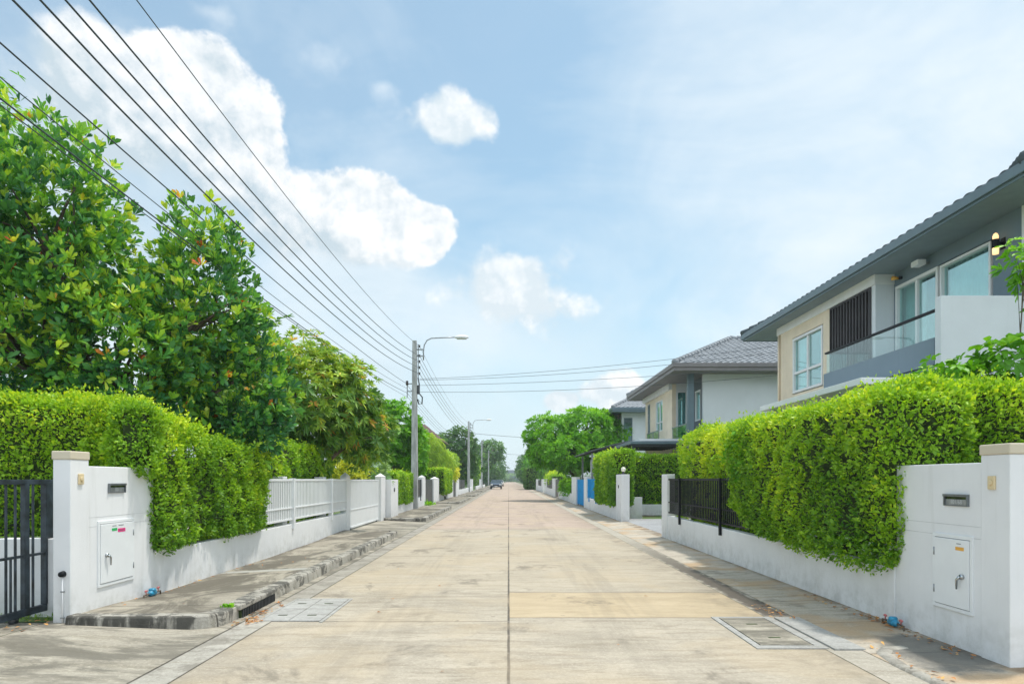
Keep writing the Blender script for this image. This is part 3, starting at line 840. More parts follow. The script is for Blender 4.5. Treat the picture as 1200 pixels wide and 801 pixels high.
# brick-white posts behind the railing
def post_box(x0, x1, y0, y1, z1, root, mat=M['white']): return MB().box(x0, x1, y0, y1, -.02, z1).build('pillar', mat, root, .008)
for y in (13.9, 16.9): post_box(XL-.40, XL-.17, y-.13, y+.13, 1.56, wl)
rail_fence(1, 11.2, 16.88, .69, 1.50, .94, (12.62, 15.62), M['black_metal'], 'black slatted railing on the low wall left of the big right hedge', pick=.115, pw=.040, postw=.055, zpost=.47, off=.04, brackets=True)

def gate(side, y0, y1, z0, z1, mat, label, solid_to=None, pick=.1, pw=.04, off=.09, name='metal_gate', group='gates along the street'):
    X = XL if side < 0 else XR; s = 1 if side < 0 else -1
    x = X - s*off
    g = empty(name, (x, (y0+y1)/2, z0-.02), label, 'gate', group)
    f = MB(); f.box(x-.02, x+.02, y0, y1, z1-.04, z1); f.box(x-.02, x+.02, y0, y1, z0, z0+.05); f.box(x-.019, x+.019, y0, y0+.05, z0+.05, z1-.04); f.box(x-.019, x+.019, y1-.05, y1, z0+.05, z1-.04)
    if solid_to: f.box(x-.018, x+.018, y0+.05, y1-.05, solid_to, solid_to+.035)
    f.build('frame', mat, g, .003)
    m = MB(); y = y0+.05+pick/2
    while y < y1-.05:
        m.box(x-.009, x+.009, y-pw/2, y+pw/2, (solid_to or z0+.05), z1-.04); y += pick
    m.build('bars', mat, g)
    if solid_to: MB().box(x-.006, x+.006, y0+.05, y1-.05, z0+.05, solid_to).build('lower_panel', mat, g)
    m = MB()
    for yy in (y0+.35, y1-.35): m.tube([(x-.02, yy, z0-.005), (x+.02, yy, z0-.005)], .045, 12)
    m.build_each('roller', M['dark_metal'], g)
    return g
gate(-1, 18.9, 23.4, .12, 1.50, M['white_metal'], 'white sliding gate with solid lower panel behind the left driveway', solid_to=.62, pick=.105, pw=.07)

# near left gate (dark, weathered)
x = -4.86
g = empty('metal_gate', (x, 5.2, .09), 'dark weathered barred gate closing the near left driveway', 'gate', 'gates along the street')
f = MB(); f.box(x-.025, x+.025, 2.9, 7.26, 1.45, 1.50); f.box(x-.025, x+.025, 2.9, 7.26, .13, .20)
f.box(x-.03, x+.03, 7.13, 7.25, .20, 1.45)
for y in (6.86, 5.9, 4.95, 4.0, 3.0): f.box(x-.024, x+.024, y-.035, y+.035, .20, 1.45)
f.build('frame', M['gate_metal'], g, .004)
MB().box(x-.018, x+.018, 2.95, 7.13, .72, .745).build('middle_rail', M['gate_metal'], g, .003)
m = MB(); y = 3.1
while y < 7.1:
    if all(abs(y-q) > .05 for q in (6.86, 5.9, 4.95, 4.0, 3.0)):
        m.box(x-.009, x+.009, y-.009, y+.009, .20, 1.45)
    y += .125
m.build('bars', M['gate_metal'], g)
m = MB(); y = 3.1625
while y < 7.1:
    m.box(x-.008, x+.008, y-.008, y+.008, .20, .72); y += .25
m.build('lower_bars', M['gate_metal'], g)
m = MB()
for yy in (3.4, 6.7): m.tube([(x-.02, yy, .12), (x+.02, yy, .12)], .05, 14)
m.build_each('roller', M['dark_metal'], g)

# --- second left plot: pillars and meter post, hedge, fence, gates
def plot_wall(side, parts, label, z=.58, zp=1.62, pyramid=False):
    """parts: ('w',y0,y1) low wall | ('p',y0,y1[,top]) pillar"""
    X = XL if side < 0 else XR; s = 1 if side < 0 else -1
    ys = [p[1] for p in parts]+[p[2] for p in parts]
    g = empty('garden_wall', (X, (min(ys)+max(ys))/2, 0), label, 'wall', 'garden walls along the street')
    for p in parts:
        if p[0] == 'w':
            MB().box(min(X-s*.012, X-s*.16), max(X-s*.012, X-s*.16), p[1], p[2], -.02, p[3] if len(p) > 3 else z).build('low_wall', M['white'], g, .01)
        else:
            zt = p[3] if len(p) > 3 else zp
            xa, xb = min(X+s*.0, X-s*.22), max(X+s*.0, X-s*.22)
            MB().box(xa, xb, p[1], p[2], -.02, zt).build('pillar', M['white'], g, .01)
            cx, cy = (xa+xb)/2, (p[1]+p[2])/2
            if pyramid: MB().add([(xa-.01,p[1]-.01,zt),(xb+.01,p[1]-.01,zt),(xb+.01,p[2]+.01,zt),(xa-.01,p[2]+.01,zt),(cx,cy,zt+.12)], [(0,1,4),(1,2,4),(2,3,4),(3,0,4),(3,2,1,0)]).build('pillar_cap', M['white'], g)
            else: MB().box(xa-.015, xb+.015, p[1]-.015, p[2]+.015, zt, zt+.05).build('pillar_cap', M['white'], g, .008)
    return g
g2 = plot_wall(-1, [('p', 23.5, 24.3, 1.60), ('w', 25.9, 34.7), ('p', 34.7, 36.0, 1.62), ('p', 40.0, 43.0, 1.55), ('w', 43.0, 51.5), ('p', 51.5, 54, 1.45)], 'white wall with pointed pillars past the white sliding gate, behind the first utility pole', pyramid=True)
MB().box(XL-.02, XL+.19, 24.35, 25.9, -.02, 1.50).build('meter_post', M['white'], g2, .01)
MB().tube([(XL+.19, 25.0, 1.13), (XL+.21, 25.0, 1.13)], .08, 12).build('meter_dial', M['dark_metal'], g2)
rail_fence(-1, 30.5, 34.65, .66, 1.48, .95, (33.9,), M['dark_metal'], 'dark slatted railing right behind the first utility pole', pick=.12, pw=.10, zpost=.45, brackets=True)
gate(-1, 36.05, 39.95, .10, 1.5, M['dark_metal'], 'dark solid-looking gate beyond the first utility pole', pick=.12, pw=.11)
rail_fence(-1, 49.5, 51.45, .62, 1.45, .95, (50.4,), M['dark_metal'], 'short dark railing past the tall clipped hedge corner', pick=.12, pw=.10)
gate(-1, 54.05, 56.95, .10, 1.42, M['dark_metal'], 'dark gate just before the second utility pole', pick=.12, pw=.11)
plot_wall(-1, [('p', 57, 60.5, 1.5), ('w', 60.5, 81), ('p', 81, 84, 1.5)], 'white wall with plain pillars passing behind the second utility pole')
rail_fence(-1, 60.5, 69, .64, 1.45, .95, (64.5,), M['dark_metal'], 'dark railing on the wall just before the second utility pole', pick=.16, pw=.13)
plot_wall(-1, [('w', 92, 107), ('p', 107, 110, 1.5), ('w', 110, 128)], 'farthest white wall on the left, next to the parked cars')

# --- right side further plots
g3 = plot_wall(1, [('w', 24.9, 34.5, .55), ('p', 34.5, 35.7, 1.60), ('p', 39.8, 42.6, 1.60)], 'white wall with two pillars either side of the blue gate')
MB().box(XR-.01, XR+.29, 23.8, 24.9, -.02, 1.68).build('pillar', M['white'], g3, .01)
MB().box(XR+.30, XR+1.15, 25.95, 26.10, -.02, .83).build('wing_wall', M['white'], g3, .01)
MB().box(XR+1.15, 9.2, 29.0, 29.14, -.02, .44).build('boundary_wall', M['white'], g3, .01)
MB().tube([(XR-.012, 24.3, 1.25), (XR-.03, 24.3, 1.25)], .06, 10).build('bell_push', M['dark_metal'], g3)
g = empty('globe_lamp', (XR+.14, 24.2, 1.68), 'small white globe lamp on top of the pillar at the open right driveway', 'lamp')
MB().disc_stack(XR+.14, 24.2, [(.07, 1.68), (.07, 1.70), (.03, 1.72), (.03, 1.78)], 12).build('base', M['dark_metal'], g)
MB().disc_stack(XR+.14, 24.2, [(.03, 1.775), (.06, 1.79), (.085, 1.83), (.085, 1.88), (.06, 1.92), (.02, 1.94)], 16).build('globe', M['globe'], g)
rail_fence(1, 29.6, 34.45, .62, 1.50, .92, (30.6, 33.2), M['blue_metal'], 'bright blue railing on the low wall beside the blue gate', pick=.11, pw=.105, zpost=.42, brackets=True)
gate(1, 35.75, 39.75, .10, 1.5, M['blue_metal'], 'bright blue sheet gate between two white pillars', pick=.11, pw=.105)
plot_wall(1, [('w', 42.6, 54, .62), ('p', 58, 61.5, 1.55)], 'white wall under the round bright tree past the blue gate')
gate(1, 54.1, 57.9, .10, 1.5, M['dark_metal'], 'narrow dark grey gate past the round bright tree', pick=.12, pw=.115)
plot_wall(1, [('w', 61.6, 71, .65), ('p', 71, 75, 1.5), ('p', 78, 82, 1.5), ('w', 82, 92, .7), ('p', 92, 98, 1.5)], 'far white wall with low pillars before the big clipped hedge')
rail_fence(1, 62, 70.8, .72, 1.42, .95, (66,), M['dark_metal'], 'grey railing past the narrow dark grey gate', pick=.14, pw=.11)
rail_fence(1, 82.2, 91.8, .75, 1.42, .95, (87,), M['dark_metal'], 'farthest dark railing, right before the big clipped hedge', pick=.16, pw=.13)
plot_wall(1, [('p', 122, 127, 1.5), ('p', 140, 146, 1.5)], 'pair of distant white pillars beyond the big clipped hedge on the right')
# ------------------------------------------------------------------ houses
def tiled_plane(mb, A, B, C, D, per=.30, step=.33, amp=.022, lift=.03):
    """wavy stepped tile surface over the quad/triangle A-B (eave), D-C (ridge). Clipped in u by the sloping sides."""
    A, B, C, D = map(Vector, (A, B, C, D))
    e = (B-A).length; ue = (B-A).normalized()
    mid = (D+C)/2
    foot = A + ue*(mid-A).dot(ue)
    up = (mid-foot); H = up.length; uh = up.normalized(); nn = ue.cross(uh).normalized()
    if nn.z < 0: nn = -nn
    uD = (D-A).dot(ue); uC = (C-A).dot(ue)
    rows = max(1, int(round(H/step)))
    for r in range(rows):
        v0 = H*r/rows; v1 = H*(r+1)/rows
        def lim(v):
            t = v/H; return uD*t, e+(uC-e)*t
        vs = []; fs = []
        a0, b0 = lim(v0); a1, b1 = lim(v1)
        n = max(2, int((b0-a0)/(per/6)))
        for i in range(n+1):
            u = a0+(b0-a0)*i/n
            uu = min(max(u, a1), b1)
            w = amp*(abs(math.sin(math.pi*u/per))*2-1)
            vs.append(A+ue*u+uh*v0+nn*(w+lift-.0)); vs.append(A+ue*u+uh*v0+(nn*w if r else Vector((0,0,-.05)))); vs.append(A+ue*uu+uh*v1+nn*(amp*(abs(math.sin(math.pi*uu/per))*2-1)+.001))
        for i in range(n):
            fs.append((i*3, i*3+1, (i+1)*3+1, (i+1)*3)); fs.append((i*3, (i+1)*3, (i+1)*3+2, i*3+2))
        mb.add(vs, fs, False)

def hip_roof(root, x0, x1, y0, y1, ze, rise, rx0, rx1, ym, tile, name='roof', fh=.24, fascia=None, soffit=None, step=.33, per=.30, ridge_c=None):
    """eave rectangle at height ze (top of fascia); ridge along x from rx0 to rx1 at y=ym"""
    m = MB()
    r0 = (rx0, ym, ze+rise); r1 = (rx1, ym, ze+rise)
    tiled_plane(m, (x0,y0,ze), (x1,y0,ze), r1, r0, per, step)
    tiled_plane(m, (x0,y1,ze), (x0,y0,ze), r0, r0, per, step)
    tiled_plane(m, (x1,y1,ze), (x0,y1,ze), r0, r1, per, step)
    tiled_plane(m, (x1,y0,ze), (x1,y1,ze), r1, r1, per, step)
    rf = m.build(name, tile, root)
    m = MB()
    for a, b in (((x0,y0,ze), r0), ((x0,y1,ze), r0), (r0, r1), ((x1,y0,ze), r1), ((x1,y1,ze), r1)):
        a = Vector(a); b = Vector(b); L = (b-a).length; k = max(2, int(L/.36))
        for i in range(k):
            p = a.lerp(b, i/k); q = a.lerp(b, (i+1.08)/k)
            m.tube([p+Vector((0,0,.05)), q+Vector((0,0,.035))], [.115, .09], 8)
    m.build('ridge_tiles', tile, rf)
    f = MB(); t = .03
    zb = ze-fh
    f.box(x0, x0+t, y0, y1, zb, ze-.012); f.box(x1-t, x1, y0, y1, zb, ze-.012); f.box(x0+t, x1-t, y0, y0+t, zb, ze-.012); f.box(x0+t, x1-t, y1-t, y1, zb, ze-.012)
    f.build('fascia', fascia or M['fascia'], root, .003)
    f = MB(); f.box(x0-.05, x0-.002, y0-.05, y1+.05, ze-.17, ze-.0); f.box(x0-.002, x1, y0-.05, y0-.002, ze-.17, ze-.0)
    f.build('gutter_rail', fascia or M['fascia'], root, .01)
    f = MB(); f.box(x0+t, x1-t, y0+t, y1-t, zb+.02, zb+.035)
    f.build('soffit', soffit or M['soffit'], root)
    return rf

def window(root, plane, u0, u1, z0, z1, c, inset=.06, mull=(.5,), bar=None, frame=.05, name='window', glass='glass', curtain=None, face=-1, ends=True, tm=None):
    """plane 'x': wall in plane x=c facing -x, u along y; plane 'y': wall at y=c facing -y, u along x"""
    def bx(m, ua, ub, za, zb, d0, d1):
        if plane == 'x': m.box(c+d0, c+d1, ua, ub, za, zb)
        else: m.box(ua, ub, c+d0, c+d1, za, zb)
    fr = MB(); f = frame
    bx(fr, u0, u1, z1-f, z1, -.012, inset+.04); bx(fr, u0, u1, z0, z0+f, -.012, inset+.04)
    bx(fr, u0, u0+f, z0+f, z1-f, -.010, inset+.04); bx(fr, u1-f, u1, z0+f, z1-f, -.010, inset+.04)
    for t in mull: uc = u0+(u1-u0)*t; bx(fr, uc-f*.55, uc+f*.55, z0+f, z1-f, .008, inset+.03)
    if bar is not None: zc = z0+(z1-z0)*bar; bx(fr, u0+f, u1-f, zc-f*.5, zc+f*.5, .004, inset+.034)
    w = fr.build(name, tm or M['white_trim'], root, .003)
    g = MB(); bx(g, u0+f, u1-f, z0+f, z1-f, inset, inset+.008); g.build('pane', M[glass], w)
    b = MB(); bx(b, u0-.2, u1+.2, z0-.2, z1+.2, .55, .56); b.build('room_wall', M['interior'], w)
    if curtain:
        rngs = curtain[1]
        for a, bb in rngs:
            m = MB(); vs = []; fs = []
            ua = u0+f+(u1-u0-2*f)*a; ub = u0+f+(u1-u0-2*f)*bb; n = int((ub-ua)/.03)+2; base = len(vs)
            for i in range(n+1):
                u = ua+(ub-ua)*i/n; d = inset+.14+.035*math.sin(u*38)
                for z in (z0+.02, z1-.04): vs.append((c+d, u, z) if plane == 'x' else (u, c+d, z))
            for i in range(n): fs.append((base+i*2, base+i*2+2, base+i*2+3, base+i*2+1))
            m.add(vs, fs, True); m.build('curtain', M[curtain[0]], w)
    return w

# ---- house 1 (right, near)
h1 = empty('house', (13, 17, 0), 'near right two-storey house with grey facade, glass balcony and lit wall lamp', 'house', 'houses along the street')
FX = 8.9; Y0, Y1 = 11.72, 22.3; ZE = 6.43; SOF = 6.24
GX = 8.47; GY0, GY1 = 15.76, 21.45
m = MB()      # beige clad street wall of the projecting box
wall_grid(m, (GX, 17.95, 0), (0,1,0), GY1-17.95, 6.0, [(18.38-17.95, 20.37-17.95, 4.02, 5.70)], .2, (-1,0,0))
m.build('beige_wall', M['beige'], h1)
m = MB()
for i in range(18):
    y = 18.02+i*.2
    if y > GY1: break
    if 18.3 < y < 20.5: m.box(GX-.005, GX-.001, y, y+.010, 5.76, 5.98)
    else: m.box(GX-.005, GX-.001, y, y+.010, 3.2, 5.98)
m.build('cladding_joint', M['beige'], h1)
window(h1, 'x', 18.42, 20.34, 4.05, 5.67, GX, mull=(.5,), bar=.36, frame=.07, curtain=('curtain_pale', [(0, .2), (.78, 1)]))
m = MB(); wall_grid(m, (FX, Y0, 0), (0,1,0), 15.76-Y0, SOF, [(.82, 4.0, 3.35, 5.93)], .2, (-1,0,0)); m.build('grey_wall', M['grey_mid'], h1)
m = MB(); m.box(GX+.001, 9.2, GY0, GY0+.15, 0, 6.0); m.box(GX, 9.2, GY0+.15, 15.95, 0, 6.0); m.box(GX+.12, GX+.2, 15.95, 17.95, 0, 6.0); m.box(GX+.2, 9.2, GY1-.15, GY1, 0, 6.0)
m.build_each('wall', M['cool_white'], h1)
# other walls
m = MB(); m.box(9.2, 18, Y1-.95, Y1-.75, 0, SOF); m.box(17.8, 18, Y0+.2, Y1-.2, 0, SOF); m.box(FX+.001, 18, Y0-.02, Y0+.2, 0, SOF)
m.build_each('wall', M['cool_white'], h1)
# white frame: band under the soffit and column
MB().box(GX-.03, 9.0, GY0-.02, GY1+.05, 6.0, SOF+.0).build('white_band', M['white_trim'], h1, .006)
MB().box(FX-.02, FX+.1, Y0-.12, Y0+.10, 3.2, SOF).build('corner_pilaster', M['white_trim'], h1, .006)
m = MB()
y = 15.99
while y < 17.9:
    m.box(GX-.02, GX+.05, y, y+.05, 3.95, 5.94); y += .15
m.box(GX-.025, GX+.055, 15.95, 17.95, 5.94, 5.985); m.box(GX-.025, GX+.055, 15.95, 17.95, 3.9, 3.95)
m.box(GX-.028, GX+.058, 15.93, 15.96, 3.9, 5.987); m.box(GX-.028, GX+.058, 17.93, 17.96, 3.9, 5.987)
m.build('louvre_screen', M['louvre_wood'], h1)
m = MB(); m.tube([(GX-.04, 21.3, 3.2), (GX-.04, 21.3, 5.98)], .035, 8)
m.build('downpipe', M['beige'], h1)
# sliding door and big fixed window
window(h1, 'x', 14.15, 15.70, 3.35, 5.92, FX, mull=(.5,), frame=.07, name='sliding_door', curtain=('curtain_pale', [(.45, 1)]))
window(h1, 'x', 12.60, 14.08, 3.37, 5.90, FX, mull=(), frame=.05, curtain=('curtain_pale', [(0, 1)]))
# balcony
BX = 7.4
MB().box(BX, FX-.002, Y0-.02, 16.04, 3.02, 3.22).build('balcony_floor', M['grey_mid'], h1, .01)
m = MB(); m.box(BX, BX+.12, Y0+.15, 16.04, 3.50, 3.97); m.box(BX+.02, BX+.14, Y0+.15, 16.04, 3.22, 3.48); m.box(BX+.12, FX-.002, 15.92, 16.04, 3.22, 3.97)
m.build('balcony_parapet', M['grey_mid'], h1, .006)
gl = MB(); gl.box(BX+.05, BX+.062, Y0+.16, 16.0, 3.97, 4.43); gl.box(BX+.06, FX, 15.97, 15.982, 3.97, 4.43)
gl = gl.build('balcony_glass', M['rail_glass'], h1)
m = MB(); m.box(BX+.02, BX+.09, Y0+.16, 16.03, 4.43, 4.47); m.box(BX+.09, FX, 15.95, 16.01, 4.43, 4.47); m.build('handrail', M['black_metal'], gl, .004)
m = MB()
for y in (12.9, 14.0, 15.05): m.box(BX+.052, BX+.06, y, y+.012, 3.97, 4.43)
m.build_each('glass_joint', M['grey_metal'], gl)
MB().box(BX-.02, 18.3, Y0-.06, Y0+.10, 2.9, 4.64).build('white_parapet', M['cool_white'], h1, .008)
# porch canopy
MB().box(6.22, BX+.2, 12.05, 16.9, 3.18, 3.30).build('porch_canopy', M['white_trim'], h1, .008)
m = MB()
for y in (12.4, 16.5): m.box(6.4, 6.6, y, y+.2, 0, 3.18)
m.box(BX, 17.8, Y0, Y0+.001+.15, 0, 2.9)
m.build_each('porch_post', M['cool_white'], h1, .006)
hip_roof(h1, 8.0, 18.9, 10.55, 23.35, ZE, 1.55, 11.6, 15.3, 16.9, M['tile_dark'], fh=.22, per=.29)
# small fittings
wlp = empty('wall_lamp', (FX-.02, 12.28, 5.75), 'lit black up-down wall lamp on the grey wall under the near roof', 'lamp')
m = MB(); m.box(FX-.015, FX-.001, 12.22, 12.34, 5.64, 5.84); m.box(FX-.10, FX-.015, 12.26, 12.30, 5.73, 5.77); m.build('bracket', M['black_metal'], wlp, .003)
MB().disc_stack(FX-.14, 12.28, [(.06, 5.66), (.062, 5.67), (.062, 5.80), (.06, 5.81)], 16).build('housing', M['black_metal'], wlp)
MB().disc_stack(FX-.14, 12.28, [(.045, 5.812), (.05, 5.86), (.035, 5.91), (.01, 5.93)], 14).build('bulb', M['warm_lamp'], wlp)
MB().disc_stack(FX-.14, 12.28, [(.05, 5.55), (.052, 5.60), (.052, 5.658)], 14).build('lower_lens', M['warm_lamp'], wlp)
g = empty('floodlight', (FX-.1, 14.6, 6.12), 'white box-shaped light under the grey soffit above the sliding door', 'light')
MB().box(FX-.30, FX-.12, 14.35, 14.6, 6.02, 6.13).build('housing', M['white_trim'], g, .01)
MB().box(FX-.12, FX+.0, 14.44, 14.5, 6.06, 6.11).build('bracket', M['grey_metal'], g)
g = empty('soffit_lamp', (FX-.2, 15.55, 6.1), 'small brown lamp under the soffit beside the white column', 'light')
MB().tube([(FX-.22, 15.45, 6.05), (FX-.08, 15.45, 6.05)], [.05, .03], 12).build('shade', M['orange_label'], g)
MB().box(FX-.09, FX-.0, 15.42, 15.48, 6.03, 6.09).build('bracket', M['black_metal'], g)

# ---- house 2
h2 = empty('house', (13, 34, 0), 'second right house with hipped grey roof, beige street wall and teal curtains', 'house', 'houses along the street')
m = MB(); wall_grid(m, (7.9, 33.0, 0), (0,1,0), 6.4, 6.2, [(2.0, 3.6, 4.0, 5.6), (5.1, 5.7, 3.6, 5.7)], .2, (-1,0,0)); m.build('beige_wall', M['beige'], h2)
window(h2, 'x', 35.0, 36.6, 4.0, 5.6, 7.9, curtain=('curtain', [(0, .35), (.7, 1)]), bar=.3)
window(h2, 'x', 38.1, 38.7, 3.6, 5.7, 7.9, mull=(), frame=.04, tm=M['grey_metal'])
MB().box(7.72, 7.899, 33.0, 39.4, 5.85, 6.18).build('white_band', M['white_trim'], h2)
m = MB(); wall_grid(m, (8.1, 33.0, 0), (1,0,0), .65, 6.2, [(.04, .52, 3.5, 5.75)], .15, (0,-1,0)); m.build('wall', M['cool_white'], h2)
window(h2, 'y', 8.14, 8.62, 3.5, 5.75, 33.0, mull=(), curtain=('curtain', [(0, 1)]), frame=.04)
m = MB(); wall_grid(m, (8.72, 30.02, 0), (0,1,0), 2.97, 6.2, [(1.0, 1.9, 4.2, 5.6)], .15, (-1,0,0)); m.build('grey_wall', M['grey_wall'], h2)
window(h2, 'x', 31.05, 31.9, 4.2, 5.6, 8.72, mull=(), frame=.07)
m = MB(); wall_grid(m, (8.55, 30.0, 0), (1,0,0), 9.45, 6.2, [(1.55, 3.5, 0, 3.62)], .2, (0,-1,0)); m.build('side_wall', M['cool_white'], h2)
MB().box(10.1, 12.05, 30.1, 30.16, 0, 3.62).build('grey_recess', M['grey_mid'], h2)
MB().box(7.86, 8.12, 29.9, 30.15, 2.9, 6.2).build('dark_column', M['fascia'], h2, .01)
m = MB(); m.box(8.0, 18, 39.2, 39.4, 0, 6.2); m.box(17.8, 18, 30.2, 39.2, 0, 6.2); m.build_each('wall', M['cool_white'], h2)
MB().box(7.88, 8.72, 29.95, 33.0, 2.95, 3.12).build('balcony_floor', M['white_trim'], h2)
rg = MB(); rg.box(7.9, 7.912, 30.15, 32.95, 3.12, 3.95); rg.box(7.55, 7.562, 34.3, 37.2, 3.2, 3.95)
rg = rg.build('balcony_glass', M['rail_glass'], h2)
m = MB(); m.box(7.88, 7.93, 30.15, 32.98, 3.95, 3.99); m.box(7.53, 7.58, 34.3, 37.2, 3.95, 3.99)
for y in (34.3, 35.7, 37.2): m.box(7.54, 7.57, y, y+.03, 3.1, 3.95)
m.build('handrail', M['grey_metal'], rg)
hip_roof(h2, 7.0, 19, 28.9, 40.2, 6.43, 2.17, 11.2, 14.8, 34.5, M['tile'], fh=.32, fascia=M['brown_fascia'], soffit=M['brown_fascia'])
MB().box(5.9, 7.86, 30.8, 39, 3.24, 3.34).build('porch_roof', M['white_trim'], h2)
g = empty('carport', (7, 33, 0), 'grey sheet carport in front of the second right house, behind the dark hedge', 'carport')
MB().box(5.45, 8.5, 30.5, 35.2, 3.08, 3.22).build('roof_sheet', M['fascia'], g, .02)
m = MB()
for i in range(9): m.box(5.5, 8.45, 30.6+i*.55, 30.66+i*.55, 2.98, 3.08)
m.build_each('rafter', M['dark_metal'], g)
for x, y in ((5.6, 30.7), (5.6, 35.0), (8.35, 30.7)): MB().box(x-.06, x+.06, y-.06, y+.06, 0, 2.98).build('post', M['dark_metal'], g)
# curved carport further on
g = empty('carport', (5.6, 39, 0), 'curved dark sheet carport sloping down behind the blue gate', 'carport')
m = MB(); vs = []; fs = []
for i in range(13):
    t = i/12; x = 4.02+t*4.0; z = 2.93+.78*math.sin(t*math.pi/2)
    for y in (36.4, 41.8):
        for dz in (0, -.05): vs.append((x, y, z+dz))
for i in range(12):
    a = i*4; b = a+4
    fs += [(a, b, b+2, a+2), (a+1, a+3, b+3, b+1), (a, a+1, b+1, b), (a+2, b+2, b+3, a+3)]
fs += [(0,2,3,1), (48,49,51,50)]
m.add(vs, fs, False); m.build('roof_sheet', M['asphalt_roof'], g)
m = MB()
for y in (36.6, 39.1, 41.6): m.tube([(4.1, y, 2.86), (5.2, y, 3.15), (6.5, y, 3.45), (8.0, y, 3.6)], .04, 6)
m.build_each('rafter', M['dark_metal'], g)
for x, y in ((4.5, 36.7), (4.5, 41.5), (7.8, 36.7), (7.8, 41.5)): MB().box(x-.05, x+.05, y-.05, y+.05, 0, 2.9).build('post', M['grey_metal'], g)
MB().box(4.6, 4.95, 38.0, 38.3, 1.5, 2.6).build('downpipe', M['cool_white'], g)

# ---- house 3
h3 = empty('house', (13, 52, 0), 'third right house, partly hidden behind the round bright tree', 'house', 'houses along the street')
m = MB(); wall_grid(m, (7.9, 47.7, 0), (1,0,0), 10, 6.2, [(.15, .75, 3.9, 5.8)], .2, (0,-1,0)); m.build('side_wall', M['cool_white'], h3)
window(h3, 'y', 8.05, 8.65, 3.9, 5.8, 47.7, mull=(), tm=M['fascia'])
m = MB(); wall_grid(m, (7.9, 47.9, 0), (0,1,0), 8.5, 6.2, [(2, 4, 4, 5.6)], .2, (-1,0,0)); m.build('beige_wall', M['beige'], h3)
window(h3, 'x', 49.9, 51.9, 4, 5.6, 7.9)
hip_roof(h3, 7.1, 18.6, 46.7, 57.4, 6.43, 2.1, 11, 14.8, 52, M['tile'], fh=.30, step=.4)
MB().box(5.4, 8.6, 45.6, 47.6, 3.0, 3.12).build('porch_roof', M['white_trim'], h3)

# ---- house on the left behind the trees
h4 = empty('house', (-12, 73, 0), 'white house with dark brown roof glimpsed behind the left trees', 'house', 'houses along the street')
m = MB(); wall_grid(m, (-17, 69, 0), (1,0,0), 9.2, 5.5, [(6.6, 8.0, 3.3, 4.8)], .2, (0,-1,0)); m.box(-8.0, -7.8, 69.2, 78, 0, 5.5); m.build('wall', M['cool_white'], h4)
window(h4, 'y', -10.4, -9.0, 3.3, 4.8, 69)
m = MB(); tiled_plane(m, (-17.8, 68, 5.5), (-6.9, 68, 5.5), (-9.0, 73, 7.4), (-15.5, 73, 7.4), .4, .6); tiled_plane(m, (-6.9, 68, 5.5), (-6.9, 79, 5.5), (-9.0, 73, 7.4), (-9.0, 73, 7.4), .4, .6)
m.build('roof', M['red_roof'], h4)
MB().box(-17.8, -6.9, 68, 68.04, 5.25, 5.5).build('fascia', M['red_roof'], h4)
# ------------------------------------------------------------------ hedges
hedge('hedge', 'big yellow-green leafy hedge hanging over the left wall behind the mailbox', [(-5.2, -4.24, 8.3, 12.2, .58, 2.36), (-12, -4.5, 8.28, 9.1, .5, 2.5), (-4.7, -4.27, 7.95, 8.5, 1.5, 2.42)], 2700, M['lf_hedge'], .046, 'clipped hedges', lump=.07, tmean=.54, sag=lambda p: np.where((p[:,0] > -5.0) & (p[:,2] > 1.2), p[:,2]-.10*np.clip(p[:,1]-8.3, 0, 4)*np.clip((p[:,2]-1.2)/.8, 0, 1), p[:,2]))
hedge('hedge', 'big green hedge hanging over the right wall beside the orange-stickered meter door', [(3.76, 4.7, 6.78, 11.7, .56, 2.42), (4.1, 13, 6.95, 7.8, .6, 2.55)], 2700, M['lf_hedge'], .046, 'clipped hedges', lump=.05, tmean=.48, sag=lambda p: np.maximum(p[:,2], .56+np.where(p[:,0] < 4.8, .10*np.clip((p[:,1]-8.6)/1.0, 0, 1)+.62*np.clip((p[:,1]-10.2)/1.6, 0, 1)**1.6, 0)))
hedge('hedge', 'yellow-green hedge rising behind the white picket railing', [(-5.6, -4.75, 12.2, 18.2, .1, 2.28)], 1300, M['lf_hedge'], .06, 'clipped hedges', lump=.08)
hedge('hedge', 'yellow-green hedge rising behind the black railing', [(4.25, 5.1, 12.0, 16.5, .1, 2.48)], 1700, M['lf_hedge'], .06, 'clipped hedges', lump=.12, tmean=.62)
hedge('hedge', 'low square hedge between the white meter post and the first utility pole', [(-5.2, -4.3, 25.9, 31.2, .45, 1.78)], 900, M['lf_hedge'], .075, 'clipped hedges', lump=.03, tmean=.5)
hedge('hedge', 'tall square-clipped hedge with bright corner beyond the first utility pole', [(-4.9, -4.05, 43.2, 49.4, .55, 2.2), (-10, -4.5, 42.6, 43.6, .3, 2.2)], 500, M['lf_hedge'], .10, 'clipped hedges', lump=.03, tmean=.5, ragged=.06)
hedge('hedge', 'dark trimmed hedge with yellow corner behind the globe lamp pillar', [(3.84, 4.6, 25.0, 30.4, .50, 2.58), (4.4, 9.0, 29.1, 30.0, .40, 2.58)], 900, M['lf_hedge_deep'], .085, 'clipped hedges', lump=.05, tmean=.45, toptint=.45)
hedge('hedge', 'dark rounded clipped hedge standing out into the road far on the right', [(2.5, 4.2, 99, 106, .1, 3.2)], 120, M['lf_dark'], .22, 'clipped hedges', lump=.15, tmean=.55, ragged=.1)
hedge('hedge', 'low planting spilling over the white wall under the round tree', [(4.0, 4.9, 43, 53.5, .5, 1.35)], 160, M['lf_bright'], .14, 'clipped hedges', lump=.15, ragged=.1)
